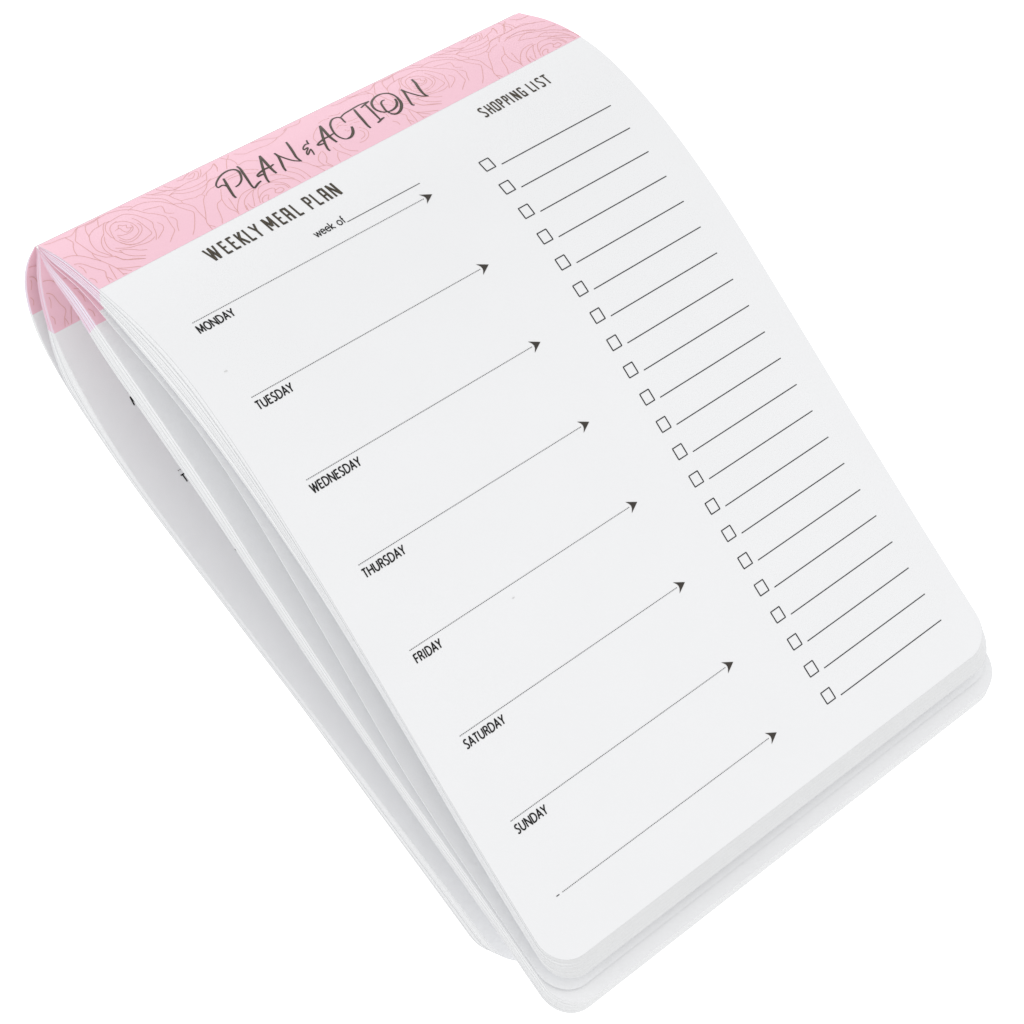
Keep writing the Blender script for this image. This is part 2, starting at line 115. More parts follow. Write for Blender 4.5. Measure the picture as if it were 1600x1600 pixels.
"Cbot":[[-0.0045,-0.005],[-0.00758,-0.00646],[-0.01075,-0.00796],[-0.014,-0.0095],[-0.01733,-0.01108],[-0.02077,-0.01264],[-0.02435,-0.01412],[-0.0281,-0.01543],[-0.03201,-0.01649],[-0.0361,-0.01723],[-0.04032,-0.0177],[-0.04466,-0.01791],[-0.04909,-0.01788],[-0.05361,-0.01768],[-0.05822,-0.01734],[-0.06291,-0.01689],[-0.06769,-0.01637],[-0.07256,-0.01582],[-0.07752,-0.01525],[-0.08258,-0.01472],[-0.08774,-0.01425],[-0.09299,-0.01387],[-0.09835,-0.01358],[-0.10381,-0.0134],[-0.10936,-0.01335],[-0.11501,-0.01341],[-0.12074,-0.01357],[-0.12657,-0.01383],[-0.13248,-0.01414],[-0.13849,-0.01449],[-0.14459,-0.01485],[-0.15079,-0.0152],[-0.15708,-0.01551],[-0.16346,-0.01576],[-0.16995,-0.01595],[-0.17652,-0.01607],[-0.18319,-0.0161],[-0.18996,-0.01605],[-0.19681,-0.01592],[-0.20376,-0.0157],[-0.2108,-0.01541],[-0.21792,-0.01504],[-0.22514,-0.01461],[-0.23245,-0.01412],[-0.23984,-0.01359],[-0.24733,-0.01302],[-0.25491,-0.01242],[-0.26258,-0.0118],[-0.27034,-0.01118],[-0.2782,-0.01056],[-0.28615,-0.00993],[-0.2942,-0.0093],[-0.30233,-0.00867],[-0.31057,-0.00805],[-0.31889,-0.00744],[-0.32731,-0.00684],[-0.33583,-0.00626],[-0.34443,-0.00569],[-0.35314,-0.00513],[-0.36193,-0.00457],[-0.37082,-0.00402],[-0.37981,-0.00347],[-0.38888,-0.00292],[-0.39805,-0.00237],[-0.40732,-0.00182],[-0.41668,-0.00128],[-0.42613,-0.00075],[-0.43567,-0.00023],[-0.44531,0.00026],[-0.45505,0.00074],[-0.46488,0.00118],[-0.4748,0.00159],[-0.48482,0.00198],[-0.49493,0.00233],[-0.50514,0.00266],[-0.51544,0.00296],[-0.52583,0.00325],[-0.53632,0.00352],[-0.5469,0.00378],[-0.55758,0.00403],[-0.56834,0.00428],[-0.57921,0.00452],[-0.59016,0.00476],[-0.60121,0.00498],[-0.61235,0.0052],[-0.62359,0.00541],[-0.63491,0.0056],[-0.64634,0.00579],[-0.65785,0.00597],[-0.66946,0.00615],[-0.68116,0.00634],[-0.69296,0.00655],[-0.70484,0.0068],[-0.71682,0.00709],[-0.72889,0.00744],[-0.74105,0.00785],[-0.75331,0.00832],[-0.76565,0.00886],[-0.77809,0.00946],[-0.79061,0.0101],[-0.80323,0.01079],[-0.81593,0.01151],[-0.82873,0.01226],[-0.84163,0.01301],[-0.85461,0.01378],[-0.86769,0.01456],[-0.88086,0.01535],[-0.89412,0.01615],[-0.90748,0.01697],[-0.92092,0.01782],[-0.93446,0.01869],[-0.94809,0.01961],[-0.96181,0.02056],[-0.97562,0.02157],[-0.98952,0.02262],[-1.00351,0.02372],[-1.01759,0.02488],[-1.03176,0.02609],[-1.04601,0.02735],[-1.06036,0.02866],[-1.0748,0.03],[-1.08932,0.03138],[-1.10394,0.03278],[-1.11865,0.0342],[-1.13345,0.03562],[-1.14835,0.03701],[-1.16335,0.03835],[-1.17845,0.0396],[-1.19365,0.04075],[-1.20896,0.04175],[-1.22436,0.04264],[-1.23986,0.04348],[-1.25547,0.04403],[-1.27118,0.04437],[-1.28697,0.04495],[-1.30283,0.04607],[-1.31877,0.04728],[-1.33482,0.04825],[-1.35098,0.04906],[-1.36723,0.04989],[-1.38357,0.05071]],
"Dtop":[[-0.0045,-0.006],[-0.00734,-0.00769],[-0.01017,-0.00956],[-0.01256,-0.01208],[-0.01461,-0.01501],[-0.01657,-0.01811],[-0.01854,-0.02131],[-0.02053,-0.0246],[-0.02256,-0.02797],[-0.02465,-0.03142],[-0.02681,-0.03493],[-0.02906,-0.03848],[-0.03141,-0.04209],[-0.03387,-0.04572],[-0.03647,-0.04937],[-0.03921,-0.05303],[-0.04212,-0.05666],[-0.04521,-0.06028],[-0.04848,-0.06384],[-0.05192,-0.06738],[-0.05551,-0.07089],[-0.05925,-0.07437],[-0.06312,-0.07785],[-0.06712,-0.08132],[-0.07123,-0.08479],[-0.07547,-0.08826],[-0.07984,-0.0917],[-0.08437,-0.09509],[-0.08905,-0.09843],[-0.0939,-0.10167],[-0.09893,-0.1048],[-0.10414,-0.10781],[-0.10954,-0.11066],[-0.11512,-0.11335],[-0.12088,-0.11588],[-0.1268,-0.11823],[-0.13289,-0.12042],[-0.13912,-0.12246],[-0.14549,-0.12436],[-0.152,-0.12613],[-0.15862,-0.1278],[-0.16536,-0.12937],[-0.17221,-0.13087],[-0.17916,-0.13229],[-0.18623,-0.13363],[-0.19339,-0.13492],[-0.20067,-0.13613],[-0.20804,-0.13727],[-0.21552,-0.13834],[-0.2231,-0.13932],[-0.23077,-0.14027],[-0.23854,-0.14119],[-0.24641,-0.14202],[-0.25438,-0.14275],[-0.26245,-0.1434],[-0.27062,-0.14394],[-0.27888,-0.14437],[-0.28724,-0.1447],[-0.29569,-0.14491],[-0.30424,-0.14502],[-0.31288,-0.145],[-0.3216,-0.14487],[-0.33042,-0.14463],[-0.33932,-0.14427],[-0.3483,-0.1438],[-0.35737,-0.14322],[-0.36653,-0.14253],[-0.37576,-0.14175],[-0.38508,-0.14088],[-0.39449,-0.13993],[-0.40397,-0.1389],[-0.41354,-0.1378],[-0.42319,-0.13664],[-0.43292,-0.13542],[-0.44274,-0.13413],[-0.45264,-0.13279],[-0.46263,-0.13139],[-0.4727,-0.12992],[-0.48285,-0.12839],[-0.49307,-0.1268],[-0.50339,-0.12513],[-0.51378,-0.12339],[-0.52425,-0.1216],[-0.5348,-0.11974],[-0.54544,-0.11784],[-0.55616,-0.1159],[-0.56697,-0.11393],[-0.57787,-0.11195],[-0.58886,-0.10997],[-0.59994,-0.10799],[-0.61111,-0.10602],[-0.62238,-0.10406],[-0.63375,-0.10212],[-0.6452,-0.10018],[-0.65675,-0.09823],[-0.66839,-0.09628],[-0.68011,-0.0943],[-0.69192,-0.0923],[-0.70382,-0.09026],[-0.7158,-0.08817],[-0.72786,-0.08604],[-0.74001,-0.08386],[-0.75224,-0.08163],[-0.76456,-0.07937],[-0.77696,-0.07706],[-0.78944,-0.07471],[-0.80201,-0.07234],[-0.81467,-0.06993],[-0.82742,-0.0675],[-0.84025,-0.06505],[-0.85317,-0.06259],[-0.86619,-0.06012],[-0.87929,-0.05766],[-0.8925,-0.05522],[-0.90579,-0.05279],[-0.91919,-0.05039],[-0.93268,-0.04802],[-0.94626,-0.04567],[-0.95995,-0.04335],[-0.97372,-0.04105],[-0.98759,-0.03876],[-1.00156,-0.03648],[-1.01561,-0.0342],[-1.02976,-0.03191],[-1.04399,-0.02961],[-1.05832,-0.0273],[-1.07273,-0.02497],[-1.08723,-0.02261],[-1.10183,-0.02025],[-1.1165,-0.01785],[-1.13127,-0.01543],[-1.14612,-0.01298],[-1.16106,-0.01052],[-1.17609,-0.00804],[-1.19121,-0.00555],[-1.20642,-0.00305],[-1.22172,-0.00053],[-1.23711,0.00199],[-1.25259,0.00454],[-1.26816,0.0071],[-1.28381,0.00967]],
"Dbot":[[-0.001,-0.009],[-0.00352,-0.01377],[-0.00542,-0.0152],[-0.0067,-0.01687],[-0.00814,-0.0193],[-0.0098,-0.02233],[-0.01156,-0.02558],[-0.01334,-0.02894],[-0.01518,-0.03243],[-0.0171,-0.03603],[-0.01911,-0.03973],[-0.02122,-0.04352],[-0.02345,-0.04737],[-0.02582,-0.05131],[-0.02835,-0.0553],[-0.03107,-0.05934],[-0.03399,-0.0634],[-0.0371,-0.06745],[-0.04041,-0.07146],[-0.04387,-0.07542],[-0.04748,-0.07933],[-0.05119,-0.08318],[-0.05502,-0.08701],[-0.05897,-0.09084],[-0.06304,-0.09466],[-0.06734,-0.0984],[-0.07192,-0.102],[-0.07669,-0.10559],[-0.08166,-0.10913],[-0.08685,-0.11259],[-0.09106,-0.11651],[-0.09495,-0.12057],[-0.09897,-0.12453],[-0.1031,-0.12837],[-0.10733,-0.13207],[-0.11165,-0.13564],[-0.11606,-0.13907],[-0.12054,-0.14235],[-0.12509,-0.1455],[-0.12972,-0.1485],[-0.13443,-0.15137],[-0.13921,-0.1541],[-0.14408,-0.15668],[-0.14903,-0.15912],[-0.15407,-0.1614],[-0.1592,-0.16353],[-0.16442,-0.16549],[-0.16972,-0.1673],[-0.17655,-0.16828],[-0.18396,-0.16896],[-0.19145,-0.16958],[-0.19904,-0.1701],[-0.20674,-0.17051],[-0.21453,-0.17081],[-0.22241,-0.17102],[-0.23038,-0.17113],[-0.23844,-0.17116],[-0.24659,-0.1711],[-0.25482,-0.17097],[-0.26314,-0.17076],[-0.27155,-0.17047],[-0.28004,-0.1701],[-0.28861,-0.16966],[-0.29726,-0.16915],[-0.306,-0.16856],[-0.31483,-0.1679],[-0.32416,-0.16705],[-0.33358,-0.16612],[-0.34308,-0.16512],[-0.35266,-0.16404],[-0.36232,-0.16288],[-0.37206,-0.16165],[-0.38189,-0.16034],[-0.3918,-0.15896],[-0.40179,-0.15751],[-0.41187,-0.15599],[-0.42203,-0.15442],[-0.43227,-0.15278],[-0.4426,-0.15109],[-0.45302,-0.14936],[-0.46352,-0.14758],[-0.47411,-0.14577],[-0.48478,-0.14392],[-0.49554,-0.14205],[-0.50639,-0.14015],[-0.51733,-0.13823],[-0.52836,-0.1363],[-0.53948,-0.13436],[-0.55068,-0.13241],[-0.56198,-0.13046],[-0.57338,-0.1285],[-0.58486,-0.12654],[-0.59644,-0.12458],[-0.60811,-0.12261],[-0.61988,-0.12063],[-0.63173,-0.11862],[-0.64368,-0.1166],[-0.65572,-0.11454],[-0.66784,-0.11244],[-0.68005,-0.1103],[-0.69235,-0.10812],[-0.70474,-0.10591],[-0.71722,-0.10369],[-0.72979,-0.10146],[-0.74245,-0.09926],[-0.75522,-0.09709],[-0.76809,-0.09498],[-0.78106,-0.09293],[-0.79413,-0.09096],[-0.80731,-0.08905],[-0.82059,-0.0872],[-0.83396,-0.0854],[-0.84743,-0.08363],[-0.861,-0.08188],[-0.87465,-0.08013],[-0.8884,-0.07838],[-0.90225,-0.07662],[-0.91618,-0.07484],[-0.9302,-0.07303],[-0.94432,-0.0712],[-0.95852,-0.06933],[-0.97282,-0.06742],[-0.9872,-0.06547],[-1.00167,-0.06348],[-1.01623,-0.06144],[-1.03087,-0.05938],[-1.04561,-0.05729],[-1.06044,-0.05519],[-1.07536,-0.0531],[-1.09038,-0.05101],[-1.10549,-0.04891],[-1.1207,-0.04683],[-1.136,-0.0448],[-1.1514,-0.04278],[-1.16689,-0.04074],[-1.18247,-0.03866],[-1.19814,-0.03657],[-1.2139,-0.03447],[-1.22975,-0.03236],[-1.24569,-0.03023],[-1.26173,-0.0281]],
"E":[[0.003,-0.01],[0.00294,-0.01338],[0.00287,-0.01685],[0.00274,-0.02042],[0.00258,-0.02407],[0.00238,-0.02782],[0.00215,-0.03166],[0.00186,-0.03558],[0.00151,-0.0396],[0.00108,-0.0437],[0.00056,-0.04788],[-6e-05,-0.05214],[-0.00078,-0.05648],[-0.00163,-0.06089],[-0.0026,-0.06537],[-0.00371,-0.06991],[-0.00496,-0.07451],[-0.00638,-0.07916],[-0.00795,-0.08386],[-0.00973,-0.08858],[-0.01171,-0.09332],[-0.01394,-0.09805],[-0.01642,-0.10276],[-0.01917,-0.10743],[-0.0222,-0.11203],[-0.02549,-0.11656],[-0.02904,-0.12101],[-0.03284,-0.12537],[-0.03689,-0.12962],[-0.04118,-0.13378],[-0.04571,-0.1378],[-0.05048,-0.14169],[-0.0555,-0.14541],[-0.06076,-0.14895],[-0.06626,-0.15228],[-0.072,-0.15539],[-0.07796,-0.15825],[-0.08414,-0.16087],[-0.09052,-0.16324],[-0.09708,-0.16535],[-0.10381,-0.16722],[-0.1107,-0.16884],[-0.11774,-0.17023],[-0.12491,-0.17142],[-0.1322,-0.17241],[-0.1396,-0.17321],[-0.14712,-0.17386],[-0.15473,-0.17437],[-0.16245,-0.17474],[-0.17026,-0.17507],[-0.17817,-0.17535],[-0.18617,-0.17551],[-0.19427,-0.17556],[-0.20246,-0.17552],[-0.21074,-0.17539],[-0.21911,-0.17519],[-0.22757,-0.17492],[-0.23613,-0.17459],[-0.24477,-0.1742],[-0.2535,-0.17375],[-0.26232,-0.17324],[-0.27124,-0.17268],[-0.28023,-0.17205],[-0.28932,-0.17137],[-0.2985,-0.17062],[-0.30776,-0.1698],[-0.31711,-0.16892],[-0.32655,-0.16796],[-0.33607,-0.16694],[-0.34567,-0.16583],[-0.35536,-0.16465],[-0.36513,-0.16338],[-0.37499,-0.16205],[-0.38493,-0.16063],[-0.39495,-0.15915],[-0.40505,-0.1576],[-0.41524,-0.15598],[-0.42551,-0.15432],[-0.43587,-0.1526],[-0.44632,-0.15084],[-0.45685,-0.14904],[-0.46747,-0.1472],[-0.47818,-0.14534],[-0.48898,-0.14346],[-0.49987,-0.14155],[-0.51085,-0.13963],[-0.52193,-0.1377],[-0.53309,-0.13576],[-0.54435,-0.1338],[-0.5557,-0.13184],[-0.56714,-0.12988],[-0.57868,-0.12791],[-0.5903,-0.12594],[-0.60202,-0.12395],[-0.61384,-0.12195],[-0.62574,-0.11994],[-0.63773,-0.11789],[-0.64981,-0.11582],[-0.66198,-0.1137],[-0.67423,-0.11154],[-0.68657,-0.10935],[-0.699,-0.10713],[-0.71152,-0.1049],[-0.72414,-0.10267],[-0.73686,-0.10047],[-0.74967,-0.09832],[-0.7626,-0.09624],[-0.77563,-0.09424],[-0.78876,-0.09233],[-0.802,-0.09049],[-0.81534,-0.08873],[-0.82879,-0.08701],[-0.84233,-0.08533],[-0.85596,-0.08367],[-0.86969,-0.08201],[-0.88351,-0.08035],[-0.89742,-0.07866],[-0.91143,-0.07695],[-0.92552,-0.0752],[-0.9397,-0.07342],[-0.95396,-0.0716],[-0.96832,-0.06973],[-0.98276,-0.06782],[-0.99729,-0.06586],[-1.01191,-0.06385],[-1.02661,-0.0618],[-1.0414,-0.05974],[-1.05629,-0.05766],[-1.07127,-0.05559],[-1.08635,-0.05353],[-1.10152,-0.05147],[-1.11678,-0.04943],[-1.13214,-0.04744],[-1.1476,-0.04546],[-1.16316,-0.04347],[-1.17879,-0.04145],[-1.19453,-0.0394],[-1.21035,-0.03734],[-1.22626,-0.03527],[-1.24227,-0.03319],[-1.25836,-0.03109]]}
CURVE = {k: np.array(v) for k, v in CURVE.items()}
LEN = dict(Atop=1.356, Abot=1.358, B=1.366, Ctop=1.372, Cbot=1.384, Dtop=1.342, Dbot=1.368, E=1.373)
BAND = 0.1481                              # lower edge of the printed pink band
CORNER = 0.056

def mix(a, b, k): return CURVE[a] * (1 - k) + CURVE[b] * k

class Page:
    """a sheet: the upper side follows curve c (side view), t below it lies its underside"""
    def __init__(self, c, length, t, u0=0.0, u1=1.0, under=None):
        self.c, self.length, self.t, self.u0, self.u1 = c, length, t, u0, u1
        T = np.gradient(c, axis=0); T /= np.linalg.norm(T, axis=1)[:, None]
        self.n = np.stack([T[:, 1], -T[:, 0]], 1)
        self.under = under
    def at(self, u, s, lift=0.0):
        f = np.asarray(s) / self.length
        y = np.interp(f, FR, self.c[:, 0]) + u * np.interp(f, FR, DISP[:, 0]) + lift * np.interp(f, FR, self.n[:, 0])
        z = np.interp(f, FR, self.c[:, 1]) + u * np.interp(f, FR, DISP[:, 1]) + lift * np.interp(f, FR, self.n[:, 1])
        return np.stack([self.across(u, f) + 0 * y, y, z], -1)
    def across(self, u, f):                 # the free end leans out a little more than the glued end
        u = np.asarray(u)
        return u + self.u0 * (1 - u) + (self.u1 - 1) * u * np.clip(f, 0, 1)
    def low(self, u, s):
        if self.under is None: return self.at(u, s, -self.t)
        f = np.asarray(s) / self.length
        y = np.interp(f, FR, self.under[:, 0]) + u * np.interp(f, FR, DISP[:, 0])
        z = np.interp(f, FR, self.under[:, 1]) + u * np.interp(f, FR, DISP[:, 1])
        return np.stack([self.across(u, f) + 0 * y, y, z], -1)
    def rows(self, fine):
        L, r = self.length, CORNER
        s = FR * L
        step = 1 if fine else 2
        s = list(s[::step][s[::step] < L - r - 0.004])
        s = [x for x in s if abs(x - BAND) > 0.003] + [BAND]
        s += [L - r + r * math.sin(a) for a in np.linspace(0, math.pi / 2, 15)]
        return np.array(sorted(s))
    def arrays(self, base, fine=False):
        s = self.rows(fine); L, r = self.length, CORNER
        over = np.clip(s - (L - r), 0, r)
        inset = r - np.sqrt(np.maximum(r * r - over * over, 0)); inset[-1] = r
        w = self.u1 - self.u0
        ul, ur = inset / w, 1 - inset / w
        tl, tr, bl, br = self.at(ul, s), self.at(ur, s), self.low(ul, s), self.low(ur, s)
        n = len(s)
        V = np.concatenate([tl, tr, bl, br, tl, bl, tr, br, tl[:1], tr[:1], bl[:1], br[:1], tl[-1:], tr[-1:], bl[-1:], br[-1:]])
        F, M, Sm = [], [], []
        for i in range(n - 1):
            pk = s[i + 1] <= BAND + 1e-6
            F.append((base + i, base + i + 1, base + n + i + 1, base + n + i)); M.append(1 if pk else 0); Sm.append(True)
            F.append((base + 2*n + i, base + 3*n + i, base + 3*n + i + 1, base + 2*n + i + 1)); M.append(0); Sm.append(True)
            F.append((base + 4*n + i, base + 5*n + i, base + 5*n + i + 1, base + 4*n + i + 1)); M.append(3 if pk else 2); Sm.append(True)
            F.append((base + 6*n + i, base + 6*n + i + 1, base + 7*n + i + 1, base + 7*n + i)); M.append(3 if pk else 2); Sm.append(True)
        e = base + 8 * n
        F.append((e, e + 1, e + 3, e + 2)); M.append(2); Sm.append(False)
        F.append((e + 4, e + 6, e + 7, e + 5)); M.append(2); Sm.append(False)
        return V, F, M, Sm

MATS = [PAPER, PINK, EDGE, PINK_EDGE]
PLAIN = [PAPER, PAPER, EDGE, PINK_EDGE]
def build_page(page, name, parent, mats=MATS, fine=True):
    V, F, M, Sm = page.arrays(0, fine)
    return link(name, V, F, mats, parent, M, Sm)
def build_stack(pages, name, parent):
    VV, FF, MM, SS = [], [], [], []; base = 0
    for p in pages:
        V, F, M, Sm = p.arrays(base); base += len(V)
        VV.append(V); FF += F; MM += M; SS += Sm
    o = link(name, np.concatenate(VV), FF, MATS, parent, MM, SS)
    o['kind'] = 'stuff'
    return o
def stack(top, bot, ltop, lbot, n, fill=0.8, jit=0.0012, wide=(0.0, 0.0)):
    out = []
    for j in range(n):
        k0, k1 = j / n, (j + fill * random.uniform(0.85, 1.1)) / n
        c0, c1 = top * (1 - k0) + bot * k0, top * (1 - k1) + bot * k1
        x = random.uniform(-jit, jit)
        out.append(Page(c0, ltop * (1 - k0) + lbot * k0 + random.uniform(-jit, jit) * 1.3, 0, x, 1 + x + wide[0] * (1 - k0) + wide[1] * k0 + random.uniform(-.3, .3) * jit, under=c1))
    return out

# ------------------------------------------------------------------ printing: thin ribbons of ink lying on a page
def spline(P, step=0.0022):
    P = np.array(P, float)
    if len(P) < 3: return P
    Q = np.vstack([2 * P[0] - P[1], P, 2 * P[-1] - P[-2]]); out = []
    for i in range(1, len(Q) - 2):
        p0, p1, p2, p3 = Q[i-1], Q[i], Q[i+1], Q[i+2]
        k = max(2, int(np.linalg.norm(p2 - p1) / step))
        for t in np.linspace(0, 1, k, endpoint=False):
            out.append(.5 * ((2*p1) + (-p0+p2)*t + (2*p0-5*p1+4*p2-p3)*t*t + (-p0+3*p1-3*p2+p3)*t**3))
    out.append(Q[-2]); return np.array(out)
def densify(P, step=0.012):
    P = np.array(P, float); out = [P[0]]
    for a, b in zip(P[:-1], P[1:]):
        if abs(b[1] - a[1]) < 1e-9: out.append(b); continue
        k = max(1, int(math.ceil(np.linalg.norm(b - a) / step)))
        out += [a + (b - a) * t for t in np.linspace(0, 1, k + 1)[1:]]
    return np.array(out)
class Ink:
    def __init__(self, page, lift): self.page, self.lift, self.uv, self.F = page, lift, [], []
    def ribbon(self, P, width, taper=False):
        P = np.array(P, float)
        keep = [0] + [i for i in range(1, len(P)) if np.linalg.norm(P[i] - P[i-1]) > 1e-6]
        P = P[keep]
        if len(P) < 2: return
        T = np.diff(P, axis=0); T /= np.linalg.norm(T, axis=1)[:, None]
        for i in range(1, len(P) - 1):                       # a sharp corner: two strokes that overlap
            if T[i-1] @ T[i] < 0.35:
                self.ribbon(np.vstack([P[:i], P[i] + T[i-1] * width * .35]), width, taper)
                self.ribbon(np.vstack([P[i] - T[i] * width * .35, P[i+1:]]), width, taper)
                return
        N = np.stack([-T[:, 1], T[:, 0]], 1)
        n = len(P); base = len(self.uv)
        for i in range(n):
            if i == 0: d = N[0]
            elif i == n - 1: d = N[-1]
            else:
                d = N[i-1] + N[i]; L = np.linalg.norm(d)
                d = N[i] if L < 0.35 else d / L / max(0.5, (L / 2))
            w = width
            if taper: w = width * (0.75 + 0.30 * math.sin(math.pi * min(1, max(0, (i + .6) / n))) )
            self.uv += [P[i] + d * w / 2, P[i] - d * w / 2]
        for i in range(n - 1):
            a = base + 2 * i; self.F.append((a, a + 1, a + 3, a + 2))
    def poly(self, P):
        base = len(self.uv); self.uv += [np.array(p, float) for p in P]; self.F.append(tuple(range(base, base + len(P))))
    def build(self, name, mat, parent, label=None):
        uv = np.array(self.uv); w = self.page.u1 - self.page.u0
        o = link(name, self.page.at(uv[:, 0], uv[:, 1], self.lift), self.F, mat, parent)
        if label: o['label'] = label
        return o

def arc(cx, cy, rx, ry, a0, a1, n=9):
    return [(cx + rx * math.cos(math.radians(a)), cy + ry * math.sin(math.radians(a))) for a in np.linspace(a0, a1, n)]
# humanist capitals: box 0..1 wide, 0 (top) .. 1 (baseline)
G = {
 'A': (.73, [[(0, 1), (.5, 0), (1, 1)], [(.2, .66), (.8, .66)]]),
 'D': (.79, [[(.06, 0), (.06, 1)], [(.06, .03)] + arc(.34, .5, .62, .47, -88, 88, 13) + [(.06, .97)]]),
 'E': (.58, [[(.1, 0), (.1, 1)], [(.1, .04), (.93, .04)], [(.1, .48), (.85, .48)], [(.1, .96), (.97, .96)]]),
 'F': (.57, [[(.1, 0), (.1, 1)], [(.1, .04), (.97, .04)], [(.1, .5), (.88, .5)]]),
 'H': (.78, [[(.07, 0), (.07, 1)], [(.93, 0), (.93, 1)], [(.07, .48), (.93, .48)]]),
 'I': (.28, [[(.5, 0), (.5, 1)]]),
 'M': (.95, [[(.06, 1), (.13, 0), (.5, .86), (.87, 0), (.94, 1)]]),
 'N': (.84, [[(.08, 1), (.08, 0), (.92, 1), (.92, 0)]]),
 'O': (.82, [arc(.5, .5, .47, .49, 0, 360, 25)]),
 'R': (.64, [[(.08, 1), (.08, 0)], [(.08, .04)] + arc(.45, .27, .42, .235, -88, 88, 9) + [(.08, .505)], [(.5, .51), (.74, .66), (.95, 1)]]),
 'S': (.56, [[(.90, .09), (.66, .02), (.38, .03), (.15, .13), (.12, .28), (.28, .41), (.62, .53), (.86, .66), (.86, .84), (.64, .96), (.36, .98), (.06, .90)]]),
 'T': (.60, [[(.5, 0), (.5, 1)], [(0, .04), (1, .04)]]),
 'U': (.77, [[(.08, 0), (.08, .62)] + arc(.5, .62, .42, .36, 180, 0, 11)[1:] + [(.92, 0)]]),
 'W': (1.05, [[(.02, 0), (.27, 1), (.5, .08), (.73, 1), (.98, 0)]]),
 'Y': (.66, [[(0, 0), (.5, .55), (1, 0)], [(.5, .55), (.5, 1)]]),
 # lower case (x height .70 of the box)
 'w': (.86, [[(.0, .32), (.26, 1), (.5, .36), (.74, 1), (1, .32)]]),
 'e': (.60, [[(.06, .63), (.94, .62)] + arc(.5, .65, .45, .34, -5, -325, 15)]),
 'k': (.58, [[(.1, -.05), (.1, 1)], [(.88, .32), (.14, .68), (.95, 1)]]),
 'o': (.66, [arc(.5, .65, .46, .34, 0, 360, 19)]),
 'f': (.36, [[(.95, .0), (.7, -.05), (.45, .06), (.42, .25), (.42, 1)], [(.05, .34), (.85, .34)]]),
}
# narrow display capitals of the two headings
H = {
 'W': [[(.0, 0), (.27, 1)], [(.5, .03), (.27, 1)], [(.48, .0), (.75, 1)], [(1, 0), (.75, 1)]],
 'E': [[(.14, 0), (.14, 1)], [(.1, .05), (.95, .05)], [(.1, .48), (.8, .48)], [(.1, .95), (1, .95)]],
 'K': [[(.14, 0), (.14, 1)], [(.92, 0), (.2, .55)], [(.35, .42), (.95, 1)]],
 'L': [[(.14, 0), (.14, 1)], [(.1, .95), (1, .95)]],
 'Y': [[(.02, 0), (.5, .52)], [(.98, 0), (.5, .52)], [(.5, .48), (.5, 1)]],
 'M': [[(.08, 1), (.08, 0)], [(.1, 0), (.5, .75)], [(.9, 0), (.5, .75)], [(.92, 0), (.92, 1)]],
 'A': [[(.12, 1), (.12, .05)], [(.05, .05), (.78, .05)], [(.82, 0), (.88, 1)], [(.12, .56), (.85, .56)]],
 'P': [[(.14, 0), (.14, 1)], [(.1, .05), (.75, .05), (.9, .14), (.9, .42), (.75, .52), (.1, .52)]],
 'N': [[(.1, 1), (.1, 0)], [(.1, 0), (.88, 1)], [(.9, 1), (.9, 0)]],
 'S': [[(.92, .12), (.75, .03), (.3, .03), (.1, .13), (.1, .30), (.85, .64), (.9, .86), (.7, .97), (.25, .97), (.06, .88)]],
 'H': [[(.12, 0), (.12, 1)], [(.88, 0), (.88, 1)], [(.12, .5), (.88, .5)]],
 'O': [[(.12, .05), (.8, .05), (.9, .12), (.9, .88), (.8, .95), (.12, .95), (.12, .05)]],
 'I': [[(.5, 0), (.5, 1)]],
 'G': [[(.95, .16), (.8, .05), (.2, .05), (.1, .14), (.1, .86), (.2, .95), (.9, .95), (.9, .5), (.5, .5)]],
 'T': [[(.5, 0), (.5, 1)], [(0, .05), (1, .05)]],
}
def word(ink, text, u0, u1, top, base, stroke, gap=0.16):
    h = base - top
    tot = sum((G[c][0] if c != ' ' else .3) for c in text) + gap * (len(text) - 1)
    k = (u1 - u0) / tot; x = u0
    for c in text:
        wd = (.3 if c == ' ' else G[c][0]) * k
        if c != ' ':
            for st in G[c][1]: ink.ribbon([(x + px * wd, top + py * h) for px, py in st], stroke)
        x += wd + gap * k
def heading(ink, spec, top, base, stroke, inset=0.0, core=None):
    for c, a, b in spec:
        a, b = (a + inset * .5, b - inset * 1.2) if c != 'I' else (a, b)
        for i, st in enumerate(H[c]):
            heavy = 1.25 if (c in 'WMANK' and i in (1, 2)) else 1.0
            ink.ribbon([(a + px * (b - a), top + py * (base - top)) for px, py in st], stroke * heavy)
            if core is not None: core.ribbon([(a + px * (b - a), top + (.06 + py * .88) * (base - top)) for px, py in st], stroke * heavy * .34)

